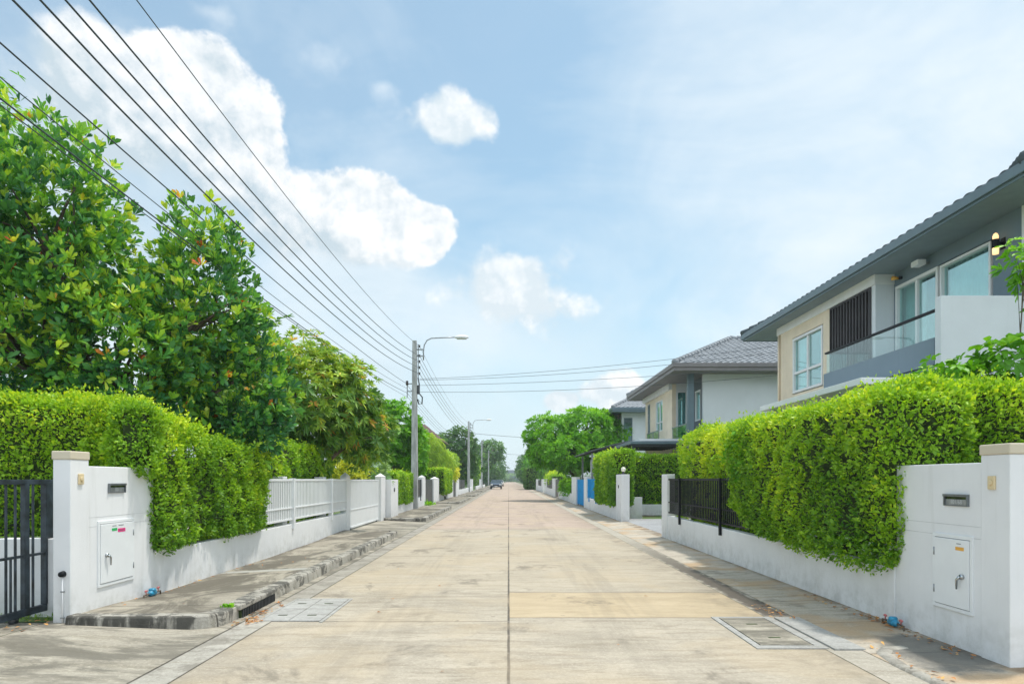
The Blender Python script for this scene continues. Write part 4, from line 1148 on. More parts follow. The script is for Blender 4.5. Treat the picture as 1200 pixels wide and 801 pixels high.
hedge('hedge', 'light green bush above the far grey railing on the right', [(4.1, 5.2, 64, 74, .8, 1.9)], 120, M['lf_hedge_deep'], .14, 'clipped hedges', lump=.2, ragged=.1, tmean=.5)

# ------------------------------------------------------------------ trees
TG = 'trees behind the garden walls'
tree('broadleaf_tree', 'large tree with glossy paddle-shaped leaves and orange old leaves above the left hedge', 'tree', (-6.6, 10.6, 0),
     [(-7.5, 10.2, 3.7, 2.2, 1.5, 2.2), (-6.8, 10.0, 5.1, 1.15, 1.2, 1.75), (-5.0, 11.1, 4.2, .95, .95, 1.6), (-4.8, 11.9, 3.2, 1.05, 1.0, 1.3), (-4.45, 11.7, 2.5, .6, .8, .8), (-9.2, 11, 3.6, 1.8, 1.6, 1.9), (-6.0, 10.4, 3.3, 1.2, 1.1, 1.4)],
     10500, 7, .66, .150, .052, M['lf_big'], 'ob', .03, TG, up=.75, r0=.16, rough=.16, shell=(.5, 1.05), accents=.010, tmean=.37, tsd=.20, seed=11, topt=.14, tr=.24)
tree('mango_tree', 'pale green long-leaved tree top poking up at the far left edge', 'tree', (-10.2, 12.6, 0),
     [(-10.2, 12.4, 7.5, 1.75, 1.4, 1.5), (-12, 12.8, 6.6, 1.6, 1.5, 1.8)], 900, 9, 1.1, .2, .045, M['lf_bright'], 'lan', .5, TG, up=.6, accents=0, tmean=.55)
tree('mango_tree', 'dark drooping mango tree with orange young leaves behind the white picket railing', 'tree', (-5.4, 17.4, 0),
     [(-5.3, 17.3, 3.55, 1.7, 1.5, 1.6), (-4.4, 18.2, 3.5, 1.1, 1.1, 1.15), (-4.0, 18.6, 2.7, .85, .9, .85), (-6.6, 17, 3.2, 1.3, 1.3, 1.5)],
     3600, 10, 1.1, .19, .052, M['lf_mango'], 'lan', .32, TG, up=.7, accents=.03, tmean=.60, tsd=.2, shell=(.5, 1.04), rough=.24)
tree('almond_tree', 'dense bright green tree left of the first utility pole', 'tree', (-6.0, 35, 0),
     [(-5.9, 35, 3.9, 1.4, 1.4, 1.6), (-5.3, 36, 3.0, 1.0, 1.3, 1.4), (-7.4, 35, 3.8, 1.5, 1.5, 1.5)], 2600, 8, 1.1, .22, .09, M['lf_bright'], 'ob', .1, TG, up=.8, tmean=.4)
tree('flowering_shrub', 'yellow-leaved shrub peeping over the white sliding gate', 'shrub', (-5.2, 22.6, 0),
     [(-5.15, 22.6, 1.55, .55, .5, .5), (-5.6, 22.4, 1.75, .4, .4, .4)], 380, 7, 1.0, .12, .05, M['lf_yellow'], 'ob', .1, TG, r0=.03, tmean=.55)
tree('shrub', 'grey-green spiky shrub over the far end of the white gate', 'shrub', (-5.1, 24.6, 0),
     [(-5.05, 24.9, 1.75, .75, .7, .75), (-5.6, 23.4, 1.9, .6, .6, .7)], 500, 8, .9, .2, .045, M['lf_blue'], 'lan', .3, TG, r0=.04)
tree('pale_feathery_tree', 'pale feathery weeping tree above the tall square-clipped hedge', 'tree', (-6, 48, 0),
     [(-6.0, 50, 3.1, 1.5, 2.0, 1.7), (-5.2, 52, 2.6, 1.0, 1.4, 1.3), (-7.5, 50, 3.2, 1.6, 2, 1.9)], 1500, 9, 1.6, .42, .04, M['lf_feather'], 'lan', .9, TG, up=.2, tmean=.5)
tree('dark_tree', 'tall dark green tree just behind the second utility pole', 'tree', (-7, 88, 0),
     [(-6.3, 88, 5.6, 2.3, 2.5, 2.6), (-5.6, 90, 3.7, 1.9, 2.2, 2.2), (-9, 88, 4.9, 2.6, 2.6, 2.6)], 1500, 8, 1.2, .42, .16, M['lf_dark'], 'ob', .2, TG, r0=.2)
tree('garden_tree', 'yellow-green small tree before the second utility pole', 'tree', (-5.6, 62, 0),
     [(-5.9, 62, 2.7, .9, 1.6, 1.2), (-5.8, 67, 2.9, .8, 1.6, 1.3)], 900, 7, 1.2, .3, .12, M['lf_feather'], 'ob', .2, TG)
tree('garden_tree', 'reddish-brown and green bush above the dark gate near the second pole', 'shrub', (-5.2, 57, 0),
     [(-5.0, 57, 2.0, .8, 2.0, .6)], 350, 7, 1.2, .22, .07, M['lf_hedge_brown'], 'ob', .3, TG, r0=.05, tmean=.85)
tree('garden_tree', 'wide-topped tree behind the third and fourth utility poles', 'tree', (-6, 158, 0),
     [(-4.0, 158, 8.0, 3.2, 4, 2.4), (-6.5, 155, 4.6, 2.8, 4, 3.2), (-9.5, 158, 6.2, 3.6, 4, 3.4)], 1300, 8, 1.2, .7, .28, M['lf_dark'], 'ob', .2, TG, r0=.25, tmean=.5)
tree('garden_tree', 'mid green tree behind the third utility pole', 'tree', (-5.5, 98, 0),
     [(-6.6, 118, 3.2, 1.7, 4, 2.6), (-6.8, 125, 3.4, 1.7, 4, 2.6)], 700, 8, 1.2, .5, .2, M['lf_feather'], 'ob', .2, TG, r0=.16, tmean=.3)
for i, (x, y, z, r, mt, lab) in enumerate([
        (-6.6, 172, 3.6, 3.0, 'lf_dark', 'tree behind the two parked cars on the left'),
        (-5.6, 185, 4.6, 4.2, 'lf_dark', 'distant tree beyond the two parked cars on the left'),
        (-6.0, 235, 4.6, 5.0, 'lf_dark', 'farthest tree on the left where the road vanishes'),
        (5.3, 84, 3.3, 1.9, 'lf_dark', 'dark tree behind the far railing on the right'),
        (5.2, 112, 3.9, 2.6, 'lf_bright', 'green tree just past the big clipped hedge on the right'),
        (5.6, 135, 4.4, 3.4, 'lf_dark', 'rounded tree above the distant white pillars on the right'),
        (6.2, 165, 4.6, 4.0, 'lf_dark', 'distant dark tree beyond the white pillars on the right'),
        (7.2, 210, 4.8, 4.6, 'lf_dark', 'very distant tree second from the end of the road on the right'),
        (8.2, 270, 4.8, 5.2, 'lf_dark', 'farthest tree on the right where the road vanishes')]):
    s = y/110
    tree('street_tree', lab, 'tree', (x, y, 0), [(x, y, z, r, r*1.6, z-.6), (x+(2.4 if x > 0 else -2.4)*max(.7, s), y+3, z, r, r*1.6, z-.4)], 700, 7, 1.2, .45*max(.7, s), .18*max(.7, s), M[mt], 'ob', .2, 'distant trees along the road', r0=.2, tmean=.42, shell=(.75, 1.05))
# round bright tree on the right
tree('frangipani_tree', 'round bright green frangipani tree leaning over the road before the white wall', 'tree', (5.0, 49, 0),
     [(3.2, 48.5, 4.45, 1.95, 2.2, 1.6), (5.6, 48.5, 4.9, 2.2, 2.4, 1.65), (7.2, 49, 4.6, 1.5, 2, 1.3), (3.9, 46.6, 3.3, 1.5, 1.5, 1.1), (2.5, 48.5, 3.3, 1.0, 1.2, .9), (5.6, 47.5, 3.4, 1.6, 1.6, 1.3)],
     2300, 11, 1.05, .34, .10, M['lf_bright'], 'ob', .1, TG, up=.7, r0=.2, tmean=.5, tsd=.15, shell=(.7, 1.03), rough=.14)
# cycad with stiff fronds near the blue gate
g = empty('cycad_plant', (4.6, 43.2, 0), 'arching palm-like cycad behind the pillar left of the blue gate', 'plant')
MB().tube([(4.7, 43.2, 0), (4.7, 43.2, 1.2)], [.2, .17], 10).build('trunk', M['bark'], g)
P = []; D = []; Nn = []; Ls = []
for k in range(26):
    a = k*2.4; e = R(random.uniform(5, 75)); L = 1.5
    for s in np.linspace(.12, 1, 26):
        bend = s*s*.9
        r = L*s*math.cos(e)*(1-.1*s); zz = 1.25+L*s*math.sin(e)-bend*.55
        c = (4.7+r*math.cos(a), 43.2+r*math.sin(a), zz)
        for sg in (-1, 1):
            P.append(c); d = np.array([math.cos(a)*.5-sg*math.sin(a), math.sin(a)*.5+sg*math.cos(a), .25]); D.append(d); Nn.append((0, 0, 1)); Ls.append(.28*(1-.6*abs(s-.45)))
P = np.array(P); D = np.array(D); Nn = np.array(Nn, float); Ls = np.array(Ls)
leaves_object('fronds', P, D, Nn, Ls, Ls*.14, .45+.15*rng.normal(0, 1, len(P)), M['lf_dark'], g, 'rh', .05)
# large-leaved sapling at the right edge
tree('sapling', 'sprawling large-leaved plant rising above the right hedge against the white parapet', 'shrub', (5.5, 8.3, 0),
     [(5.15, 8.0, 2.72, .40, .28, .22), (5.80, 7.9, 2.82, .50, .32, .34), (4.85, 8.0, 2.58, .22, .22, .12)], 140, 7, 1.2, .135, .066, M['lf_bright'], 'ob', .35, TG, up=.8, r0=.022, tmean=.45, shell=(.3, 1.1))
tree('sapling', 'leafy branch tip against the wall below the lit lamp at the right edge', 'shrub', (6.35, 8.1, 0),
     [(5.98, 7.9, 4.02, .26, .22, .26), (6.3, 8.0, 3.8, .3, .25, .3)], 80, 7, 1.1, .12, .058, M['lf_bright'], 'ob', .3, TG, up=.4, r0=.02, tmean=.6, shell=(.3, 1.1))
tree('shrub', 'broad-leaved creeper patch on the left top of the right front hedge', 'shrub', (4.6, 11.2, 0),
     [(4.15, 10.7, 2.22, .34, 1.2, .24), (3.9, 11.3, 1.9, .16, .6, .5)], 260, 5, 1.2, .10, .06, M['lf_bright'], 'ob', .2, TG, r0=.03, tmean=.4, shell=(.5, 1.1))

# grass by the left boundary wall, weeds, fallen leaves
n = 5000
P = np.stack([rng.uniform(-9, -4.66, n), rng.uniform(6.95, 8.35, n), np.full(n, .06)], 1)
D = rng.normal(0, .35, (n, 3)) + np.array([[0, 0, 1.0]]); Nn = rng.normal(0, 1, (n, 3))
L = rng.uniform(.04, .09, n)
tag(leaves_object('grass', P, D, Nn, L, L*.12, rng.uniform(0, 1, n), M['lf_grass'], None, 'rh', .2), 'short green grass behind the dark left gate', 'grass', kind='stuff')
pts = []
def litter(n, x0, x1, y0, y1, zf, sd=None):
    for _ in range(n):
        x = random.uniform(x0, x1); y = random.uniform(y0, y1); pts.append((x, y, zf(x, y)+.006))
litter(70, -2.86, -2.66, 7.05, 8.3, lambda x, y: .006)
litter(45, -2.84, -2.6, 7.0, 7.35, lambda x, y: .012)
litter(90, 3.72, 3.93, 5.6, 8.8, lambda x, y: .03)
litter(40, 3.80, 3.93, 6.9, 7.5, lambda x, y: .035)
litter(14, 3.1, 3.35, 5.0, 6.1, lambda x, y: .03)
litter(50, 2.86, 3.1, 7.2, 8.2, lambda x, y: .012)
litter(10, -4.3, -3.2, 7.2, 12, lambda x, y: .15)
litter(9, -2.4, 2.6, 4.2, 12, lambda x, y: .004)
litter(14, -4.85, -4.5, 6.4, 6.9, lambda x, y: .09)
litter(40, -4.37, -4.22, 7.3, 12, lambda x, y: zwall(y))
P = np.array(pts); n = len(P)
D = rng.normal(0, 1, (n, 3)); D[:, 2] *= .15
L = rng.uniform(.025, .065, n)
tag(leaves_object('fallen_leaves', P, D, np.array([[0,0,1.0]])+rng.normal(0, .25, (n, 3)), L, L*.5, rng.uniform(0, 1, n), M['lf_dry'], None, 'ob', .0), 'brown dry leaves lying along the gutters and wall feet', 'leaves', kind='stuff')
g = empty('weed', (-2.98, 7.25, .15), 'tiny green weed sprouting at the end of the barred drain inlet', 'weed')
n = 40
P = np.array([[-2.97, 7.25, .14]])+rng.normal(0, .02, (n, 3)); D = rng.normal(0, .7, (n, 3))+np.array([[0,0,.8]]); L = rng.uniform(.04, .09, n)
leaves_object('leaves', P, D, rng.normal(0, 1, (n, 3)), L, L*.5, rng.uniform(.4, 1, n), M['lf_bright'], g, 'ob', .2)
g = empty('weed', (-4.1, 34.6, .15), 'green weed clump at the foot of the wall by the dark railing', 'weed')
n = 60
P = np.array([[-4.2, 35.9, .16]])+rng.normal(0, .12, (n, 3))*np.array([[1,1,.3]]); D = rng.normal(0, .7, (n, 3))+np.array([[0,0,.9]]); L = rng.uniform(.15, .35, n)
leaves_object('leaves', P, D, rng.normal(0, 1, (n, 3)), L, L*.3, rng.uniform(.3, 1, n), M['lf_bright'], g, 'ob', .2)

# ------------------------------------------------------------------ poles, lamps, wires
PX = -4.3
PY = [31.6, 75.3, 112, 150, 190, 235]
ords = ['first and largest', 'second', 'third', 'fourth', 'fifth', 'sixth and farthest']
HW = [7.66, 7.22, 6.95, 6.68, 6.40]          # street-side wires
LWz = [5.92, 5.62, 5.35]                      # garden-side bundle
for i, y in enumerate(PY):
    g = empty('utility_pole', (PX, y, 0), f'{ords[i]} square concrete utility pole along the left kerb', 'utility pole', 'concrete poles on the left pavement')
    x = PX-.05 if i == 0 else PX-.1
    m = MB(); a, b = .155, .095
    m.add([(x-a,y-a,0),(x+a,y-a,0),(x+a,y+a,0),(x-a,y+a,0),(x-b,y-b,7.92),(x+b,y-b,7.92),(x+b,y+b,7.92),(x-b,y+b,7.92)], [(3,2,1,0),(4,5,6,7),(0,1,5,4),(1,2,6,5),(2,3,7,6),(3,0,4,7)])
    m.build('shaft', M['pole'], g, .012)
    m = MB()
    for z in np.arange(.9, 7.2, .45): m.tube([(x, y-.153+.0075*z, z), (x, y-.10, z)], .012, 6)
    m.build_each('bolt_hole', M['lf_core'], g)
    if i < 4:
        m = MB(); xs = x+.17
        m.box(xs-.02, xs+.02, y-.03, y+.03, 6.2, 7.75)
        for z in HW: m.box(x+.08, xs, y-.015, y+.015, z-.03, z-.01)
        m.build('insulator_rack', M['grey_metal'], g)
        for z in HW:
            MB().disc_stack(xs+.06, y, [(.03, z-.06), (.045, z-.045), (.028, z-.01), (.028, z+.01), (.045, z+.045), (.03, z+.06)], 12).build('insulator', M['ceramic'], g)
        m = MB(); m.box(x-.34, x-.09, y-.02, y+.02, 5.55, 5.6); m.box(x-.34, x-.09, y-.02, y+.02, 5.9, 5.95); m.box(x-.36, x-.32, y-.03, y+.03, 5.3, 6.05)
        m.build('side_bracket', M['grey_metal'], g)
        MB().disc_stack(x-.34, y-.06, [(.04, 5.85), (.07, 5.88), (.05, 5.95), (.07, 6.02), (.03, 6.06)], 12).build('insulator', M['ceramic'], g)
    if i == 0:
        m = MB(); m.box(x+.10, x+.24, y-.10, y+.08, 5.45, 5.85); m.build('junction_box', M['dark_metal'], g, .01)
        m = MB(); m.tube([(x+.2, y, 5.5), (x+.36, y, 5.3), (x+.34, y, 5.0), (x+.2, y, 4.98), (x+.14, y, 5.2)], .03, 8); m.tube([(x+.16, y, 6.2), (x+.22, y-.05, 5.9), (x+.18, y, 5.6)], .03, 8)
        m.build('cable_loop', M['wire'], g)
def street_lamp(y, label):
    g = empty('street_lamp', (PX, y, 7.5), label, 'street lamp', 'street lamps on the poles')
    x = PX+.1
    m = MB(); m.tube([(x+.26, y, 7.02), (x+.26, y, 7.45), (x+.30, y, 7.72), (x+.42, y, 7.93), (x+.62, y, 8.03), (x+1.2, y, 8.06), (x+1.75, y, 8.08)], .028, 8)
    m.build('arm', M['grey_metal'], g)
    m = MB(); m.box(x-.06, x+.30, y-.03, y+.03, 7.18, 7.24); m.box(x-.06, x+.30, y-.03, y+.03, 7.48, 7.54); m.build_each('clamp', M['grey_metal'], g)
    # lamp head: flattened ellipsoid shell
    vs = []; fs = []; nu, nv = 14, 10; L = .34; c = (x+2.02, y, 8.07)
    for j in range(nv+1):
        ph = -math.pi/2+math.pi*j/nv
        for i in range(nu):
            th = 2*math.pi*i/nu
            zz = math.sin(th)*.11*math.cos(ph)
            if zz < -.03: zz = -.03-(abs(zz)-.03)*.3
            vs.append((c[0]+L*math.sin(ph), c[1]+.14*math.cos(ph)*math.cos(th), c[2]+zz))
    for j in range(nv):
        for i in range(nu): fs.append((j*nu+i, j*nu+(i+1)%nu, (j+1)*nu+(i+1)%nu, (j+1)*nu+i))
    h = MB().add(vs, fs, True).build('lamp_head', M['white_metal'], g)
    MB().disc_stack(0, 0, [(.01, 0)], 3)
    m = MB(); m.box(c[0]-.22, c[0]+.24, y-.09, y+.09, 7.985, 8.035); m.build('lens', M['lamp_lens'], h, .02)
street_lamp(31.6, 'curved-arm street lamp on the first utility pole, reaching over the road')
street_lamp(75.3, 'curved-arm street lamp on the second utility pole, farther down the road')

def span(y0, y1, z0, z1, x0, x1, sag, n=22, skip0=False):
    pts = []
    for i in range(n+1):
        if i == 0 and skip0: continue
        t = i/n; pts.append((x0+(x1-x0)*t, y0+(y1-y0)*t, z0+(z1-z0)*t-4*sag*t*(1-t)))
    return pts
WS = ['topmost thin overhead wire of the street-side set', 'second overhead wire from the top of the street-side set', 'third overhead wire from the top of the street-side set', 'fourth overhead wire from the top of the street-side set', 'lowest overhead wire of the street-side set']
xs = PX-.05+.23
for k, z in enumerate(HW):
    sag = [.92, 1.12, 1.12, 1.10, 1.06][k]
    pts = span(-6.4, 31.6, z, z, xs, xs, sag)
    yp = 31.6
    for y in PY[1:5]: pts += span(yp, y, z, z, xs, xs, .75, 10, True); yp = y
    m = MB(); m.tube(pts, .007 if k == 0 else .0105, 6)
    tag(m.build('power_line', M['wire']), WS[k], 'cable', 'overhead wires between the poles')
xb = PX-.45
for k, (z, sg, r) in enumerate([(5.95, .42, .009), (5.72, .55, .006), (5.5, .55, .009), (5.30, .42, .006)]):
    pts = span(-6.4, 31.6, z, z, xb+.03*k, xb+.03*k, sg)
    pts += span(31.6, 75.3, z, z, xb+.03*k, xb, .7, 10, True); pts += span(75.3, 112, z, z, xb, xb, .7, 8, True)
    m = MB(); m.tube(pts, r, 6)
    tag(m.build('telephone_line', M['wire']), ['upper thick cable of the lower garden-side bundle', 'thin second cable of the lower garden-side bundle', 'thick third cable of the lower garden-side bundle', 'lowest thin cable of the lower garden-side bundle'][k], 'cable', 'overhead wires between the poles')
for k, (z0, z1, zz) in enumerate([(6.15, 6.75, .30), (6.10, 6.5, .34), (5.85, 5.75, .20), (5.55, 5.55, .32)]):
    m = MB(); m.tube(span(31.6, 23.55, z0, z1, xs, 13.5, zz), .008, 5)
    tag(m.build('service_line', M['wire']), ['highest', 'second highest', 'third highest', 'lowest'][k]+' of the four wires crossing the road to the right houses', 'cable', 'service wires across the road')
for k, (z, yy) in enumerate([(6.6, 75.3), (6.0, 112)]):
    m = MB(); m.tube(span(yy, yy+3, z, z-.6, xs, 16, .3), .02, 5)
    tag(m.build('service_line', M['wire']), ['faint far wire crossing the road from the second pole', 'faintest far wire crossing the road from the third pole'][k], 'cable', 'service wires across the road')

# ------------------------------------------------------------------ parked cars
def car(name, x, y, paint, label, pickup=False):
    """front faces the camera (-y)"""
    g = empty(name, (x, y, 0), label, 'car', 'cars parked on the left')
    w = .88
    prof = [(-2.1, .35), (-2.15, .62), (-2.05, .84), (-1.15, .98), (-.55, 1.40), (.95, 1.43), (1.55, 1.05), (2.1, 1.0), (2.15, .6), (2.05, .35)]
    def loft(pr, ws):
        vs = []; fs = []
        n = len(pr)
        for sx in (-1, 1):
            for (yy, zz), ww in zip(pr, ws): vs.append((x+sx*ww, y+yy, zz))
        for i in range(n): j = (i+1) % n; fs.append((i, j, n+j, n+i))
        fs.append(tuple(range(n-1, -1, -1))); fs.append(tuple(range(n, 2*n)))
        return vs, fs
    body = [(-2.1, .32), (-2.16, .6), (-2.05, .84), (-1.15, .97), (1.5, 1.0), (2.1, .98), (2.15, .6), (2.05, .32)]
    m = MB(); m.add(*loft(body, [w*.93, w, w*.95, w, w, w*.95, w, w*.93])); b = m.build('body', paint, g, .05)
    cab = [(-1.2, .96), (-.55, 1.42), (.85, 1.45), (1.5, .98)]
    m = MB(); m.add(*loft(cab, [w*.93, w*.76, w*.76, w*.93])); c = m.build('cabin', M['car_glass'], g, .03)
    m = MB(); m.box(x-w*.75, x+w*.75, y-.55, y+.85, 1.43, 1.475); m.build('roof', paint, c, .02)
    m = MB()
    for sx in (-1, 1):
        m.tube([(x+sx*w*.93, y-1.2, .97), (x+sx*w*.77, y-.55, 1.44)], .03, 6)
    m.build_each('windscreen_pillar', paint, c)
    for yy in (-1.35, 1.3):
        for sx in (-1, 1):
            wv = MB().tube([(x+sx*(w-.2), y+yy, .32), (x+sx*(w+.01), y+yy, .32)], .32, 20).build('wheel', M['rubber'], g)
            MB().tube([(x+sx*(w-.02), y+yy, .32), (x+sx*(w+.02), y+yy, .32)], .19, 14).build('rim', M['grey_metal'], wv)
    for sx in (-1, 1):
        MB().box(x+sx*.66-.16, x+sx*.66+.16, y-2.17, y-2.05, .64, .78).build('headlight', M['globe'], g, .02)
        MB().box(x+sx*(w+.09)-.08, x+sx*(w+.09)+.08, y-.85, y-.75, .98, 1.1).build('mirror', paint, g, .02)
    MB().box(x-.45, x+.45, y-2.18, y-2.1, .52, .72).build('grille', M['black_metal'], g, .01)
    MB().box(x-.85, x+.85, y-2.19, y-2.08, .30, .44).build('bumper', M['black_metal'], g, .02)
    MB().box(x-.22, x+.22, y-2.2, y-2.185, .40, .52).build('number_plate', M['plate'], g)
car('parked_car', -1.95, 108, M['car_silver'], 'blue-grey car parked facing the camera far down the left side')
car('parked_car', -2.0, 150, M['car_white'], 'white car parked behind the blue-grey car')
tree('street_tree', 'small hazy clump of trees closing the road end', 'tree', (-1, 400, 0), [(-5, 396, 3.0, 5, 4, 3), (4, 402, 2.4, 5, 4, 2.6), (14, 398, 3.4, 7, 5, 3.4), (-16, 398, 4, 8, 5, 4)], 700, 7, 1.2, 1.3, .5, M['lf_blue'], 'ob', .2, 'distant trees along the road', r0=.2, tmean=.5, shell=(.75, 1.05))
g = empty('house', (0, 420, 0), 'small grey house closing the view at the far end of the road', 'house', 'houses along the street')
MB().box(-4, 6, 420, 430, 0, 5).build('wall', M['grey_mid'], g)
MB().add([(-4.6,419.4,5),(6.6,419.4,5),(6.6,430.6,5),(-4.6,430.6,5),(-1,425,7.4),(3,425,7.4)], [(0,1,5,4),(1,2,5),(2,3,4,5),(3,0,4),(3,2,1,0)]).build('roof', M['tile_dark'], g)

# ------------------------------------------------------------------ sky, sun, camera
SUN = Vector((.30, .16, 1.0)).normalized()
el = math.asin(SUN.z); az = math.atan2(SUN.x, SUN.y)
HAZE = .0006; SKYMUL = (1.05, 1.45, 1.36); BACK_FILL = (1.42, 1.56, 1.68)
w = bpy.data.worlds.new('World'); scene.world = w; w.use_nodes = True
t = NT(w.node_tree)
w.cycles.sampling_method = 'MANUAL'; w.cycles.sample_map_resolution = 512
bg = t.n['Background']; bg.inputs['Strength'].default_value = .1
sky = t.node('ShaderNodeTexSky'); sky.sky_type = 'NISHITA'; sky.sun_disc = False
sky.sun_elevation = el; sky.sun_rotation = az; sky.altitude = 0; sky.air_density = 1.0; sky.dust_density = 1.0; sky.ozone_density = 1.5
tc = t.node('ShaderNodeTexCoord')
nv = t.node('ShaderNodeVectorMath', operation='NORMALIZE'); t.l.new(tc.outputs['Generated'], nv.inputs[0]); dirv = nv.outputs[0]
sx, sy, sz = t.sep(dirv)
azn = t.math('ARCTAN2', sx, sy); eln = t.math('ARCSINE', sz)
def ae(px, py):
    dx = (px-596)/800; dz = (561.5-py)/800
    return math.atan(dx), math.atan(dz/math.sqrt(1+dx*dx))
def fbm(off, sc, det, ro, di):
    v = t.node('ShaderNodeVectorMath', operation='ADD'); t.l.new(dirv, v.inputs[0]); v.inputs[1].default_value = off
    return t.noise(v.outputs[0], sc, det, ro, di)
n1 = fbm((0, 0, 0), 5.5, 8, .575, .2); n2 = fbm((3, 1, 2), 19, 5, .58, 0)
n1o = fbm((.012, -.006, .018), 5.5, 8, .575, .2); n2o = fbm((3.006, .997, 2.009), 19, 5, .58, 0)
n3 = t.noise(t.scale(dirv, (1, 1, 2.2)), 1.9, 5, .60, .8)
def puff(sc):
    v = t.node('ShaderNodeTexVoronoi', feature='F1'); t.l.new(dirv, v.inputs['Vector'])
    v.inputs['Scale'].default_value = sc; v.inputs['Detail'].default_value = 0
    return v.outputs['Distance']
pf = puff(11)
def blob(px, py, rx, ry, rot=0):
    """0 outside .. 1 in the middle of an elliptic cloud seat in azimuth/elevation"""
    a, e = ae(px, py)
    k = math.cos(a)**2; k2 = math.cos(a)*1.0
    da = t.mul(t.sub(azn, a), 800/(rx*k)); de = t.mul(t.sub(eln, e), 800/(ry*k2*math.cos(e)**2+1e-6))
    if rot:
        c, s = math.cos(rot), math.sin(rot)
        da0 = t.mul(t.sub(azn, a), 800/k); de0 = t.mul(t.sub(eln, e), 800/(k2*math.cos(e)**2))
        da = t.mul(t.add(t.mul(da0, c), t.mul(de0, s)), 1/rx); de = t.mul(t.sub(t.mul(de0, c), t.mul(da0, s)), 1/ry)
    d = t.math('SQRT', t.add(t.mul(da, da), t.mul(de, de)))
    return t.sub(1, d)
def union(bl):
    f = None
    for b in bl:
        v = blob(*b)
        f = v if f is None else t.math('SMOOTH_MAX', f, v, .25)
    return f
edge = t.add(t.add(t.mul(t.sub(n1, .5), 1.8), t.mul(t.sub(n2, .5), .75)), t.mul(t.sub(.42, pf), .75))
big = union([(130, 130, 125, 120), (215, 120, 105, 100), (270, 175, 100, 95), (350, 250, 100, 72), (425, 258, 84, 62), (488, 272, 60, 46)])
fb = t.add(big, t.mul(edge, .62))
usoft = t.smooth(t.add(eln, t.mul(azn, .55)), ae(330, 330)[1]+.55*ae(330, 330)[0], ae(330, 150)[1]+.55*ae(330, 150)[0])
cb = t.smooth(fb, t.sub(.02, t.mul(t.sub(1, usoft), .12)), t.add(.15, t.mul(t.sub(1, usoft), .30)))
small = t.math('MAXIMUM', blob(532, 146, 62, 40), t.math('MAXIMUM', t.math('SMOOTH_MAX', blob(600, 345, 92, 62), blob(622, 358, 76, 44), .3), t.math('MAXIMUM', blob(716, 460, 46, 22), blob(655, 469, 30, 17))))
fs_ = t.add(small, t.mul(edge, 1.05)); cs = t.mul(t.smooth(fs_, .02, .40), .97)
wisp = t.math('MAXIMUM', blob(405, 72, 60, 44), t.math('MAXIMUM', blob(448, 102, 40, 26), blob(250, 15, 80, 34)))
cw = t.mul(t.smooth(t.add(wisp, t.mul(edge, 1.6)), .1, .9), .5)
low = union([(300, 420, 420, 150), (560, 380, 190, 90), (100, 260, 330, 260), (400, 330, 160, 110)])
cl = t.mul(t.smooth(t.add(low, t.mul(t.sub(n1, .5), 1.6)), -.1, .8), .7)
vr = t.smooth(azn, -.02, .40)
n4 = t.noise(t.scale(dirv, (1.2, 1, 1.9)), 3.0, 6, .62, .5)
veil = t.math('MINIMUM', t.add(t.add(.34, t.mul(vr, .42)), t.add(t.mul(t.sub(n3, .5), 1.25), t.mul(t.sub(n4, .5), .35))), .97, 0)
veil = t.mx(veil, t.smooth(sz, .38, .02, .18, .88))
veil = t.mx(veil, .30)
G = 10.0
def gc(r, g_, b_): return (r*G, g_*G, b_*G)
skyc = t.mix(1, sky.outputs[0], SKYMUL, 'MULTIPLY')
c = t.mix(veil, skyc, t.mix(t.smooth(n4, .35, .65), gc(.62, .725, .795), gc(.70, .78, .83)))
# bright veil round the sun; unseen cloud banks added overhead and behind as fill light
dsun = t.node('ShaderNodeVectorMath', operation='DOT_PRODUCT'); t.l.new(dirv, dsun.inputs[0]); dsun.inputs[1].default_value = SUN
halo = t.smooth(dsun.outputs['Value'], .935, 1.0)
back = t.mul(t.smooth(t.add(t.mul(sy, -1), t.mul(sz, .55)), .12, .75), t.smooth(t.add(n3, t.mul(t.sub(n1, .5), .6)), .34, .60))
shade = t.smooth(n3, .3, .7)
c = t.mix(t.mul(cl, 1), c, t.mix(shade, gc(.50, .61, .68), gc(.70, .775, .82)))
relief = t.add(t.mul(t.sub(n1, n1o), 9), t.mul(t.sub(n2, n2o), 5))
under = t.smooth(t.add(eln, t.mul(azn, .50)), ae(330, 300)[1]+.50*ae(330, 300)[0]-.02, ae(330, 200)[1]+.50*ae(330, 200)[0]+.02)
lump = t.smooth(t.add(t.mul(n1, .75), t.mul(t.sub(.55, pf), .5)), .32, .66)
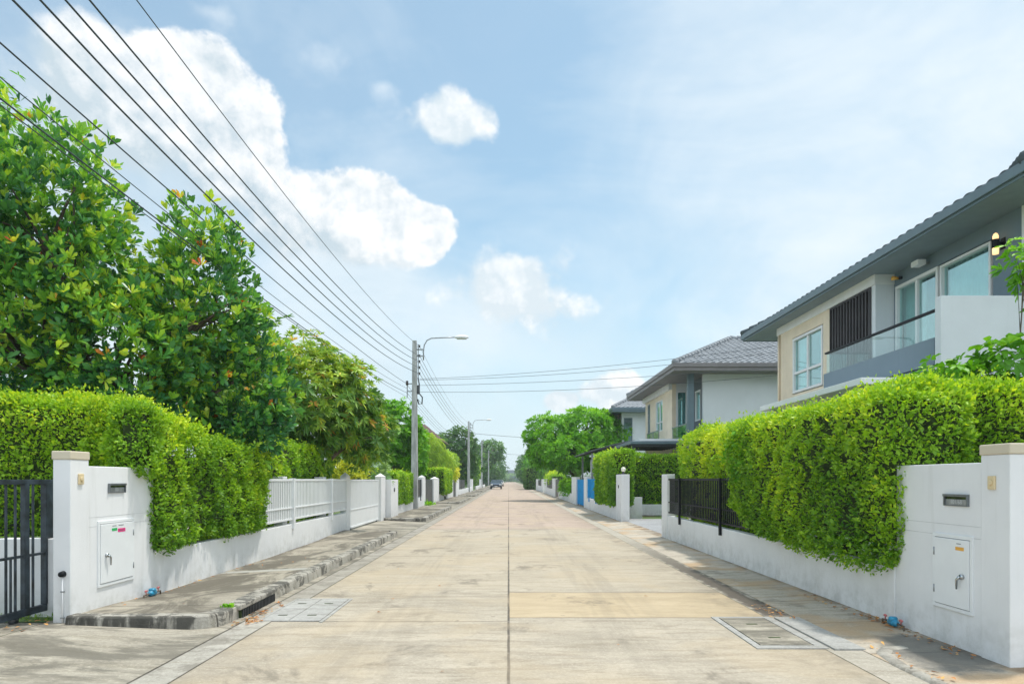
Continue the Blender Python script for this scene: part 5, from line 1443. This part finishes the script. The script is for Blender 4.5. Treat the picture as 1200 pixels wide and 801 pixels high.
lit = t.math('ADD', t.add(t.mul(under, .80), t.sub(t.mul(lump, .34), .06)), t.mul(relief, .55), clamp=True)
body = t.mix(lit, gc(.50, .595, .655), gc(.835, .85, .86))
c = t.mix(t.mul(cb, .95), c, body)
c = t.mix(cs, c, t.mix(t.math('ADD', t.mul(lump, .6), t.add(.15, t.mul(relief, .6)), clamp=True), gc(.62, .70, .75), gc(.86, .875, .885)))
c = t.mix(cw, c, gc(.76, .82, .86))
c = t.mix(t.mul(back, .85), c, gc(*BACK_FILL))
c = t.mix(t.mul(halo, .8), c, gc(2.2, 2.15, 2.0))
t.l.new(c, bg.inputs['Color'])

ld = bpy.data.lights.new('sun', 'SUN'); ld.energy = 2.6; ld.angle = R(3.0); ld.color = (1.0, .955, .88)
lo = bpy.data.objects.new('sun', ld); col.objects.link(lo)
lo.rotation_euler = (-SUN).to_track_quat('-Z', 'Y').to_euler(); lo.location = (0, 0, 30)

m = bpy.data.materials.new('haze'); m.use_nodes = True
t = NT(m.node_tree); t.n.remove(t.n['Principled BSDF'])
pv = t.node('ShaderNodeVolumePrincipled'); pv.inputs['Color'].default_value = (.86, .93, 1, 1); pv.inputs['Density'].default_value = HAZE; pv.inputs['Anisotropy'].default_value = .2
t.l.new(pv.outputs[0], t.n['Material Output'].inputs['Volume'])
if HAZE: tag(MB().box(-305, 305, -65, 605, -1.1, 12).build('haze', m), 'thin pale haze filling the street air', 'haze', kind='stuff')
cd = bpy.data.cameras.new('camera'); cam = bpy.data.objects.new('camera', cd); col.objects.link(cam)
cam.location = (0, 0, 1.5); cam.rotation_euler = (R(90), 0, 0)
cd.sensor_width = 36; cd.lens = 24; cd.shift_x = 4/1200; cd.shift_y = 161/1200
cd.clip_end = 3000; cd.clip_start = .05
scene.camera = cam
scene.view_settings.view_transform = 'Standard'; scene.view_settings.look = 'None'
scene.view_settings.exposure = .33; scene.view_settings.gamma = 1
scene.cycles.max_bounces = 7; scene.cycles.diffuse_bounces = 4; scene.cycles.transparent_max_bounces = 12
scene.cycles.use_denoising = True
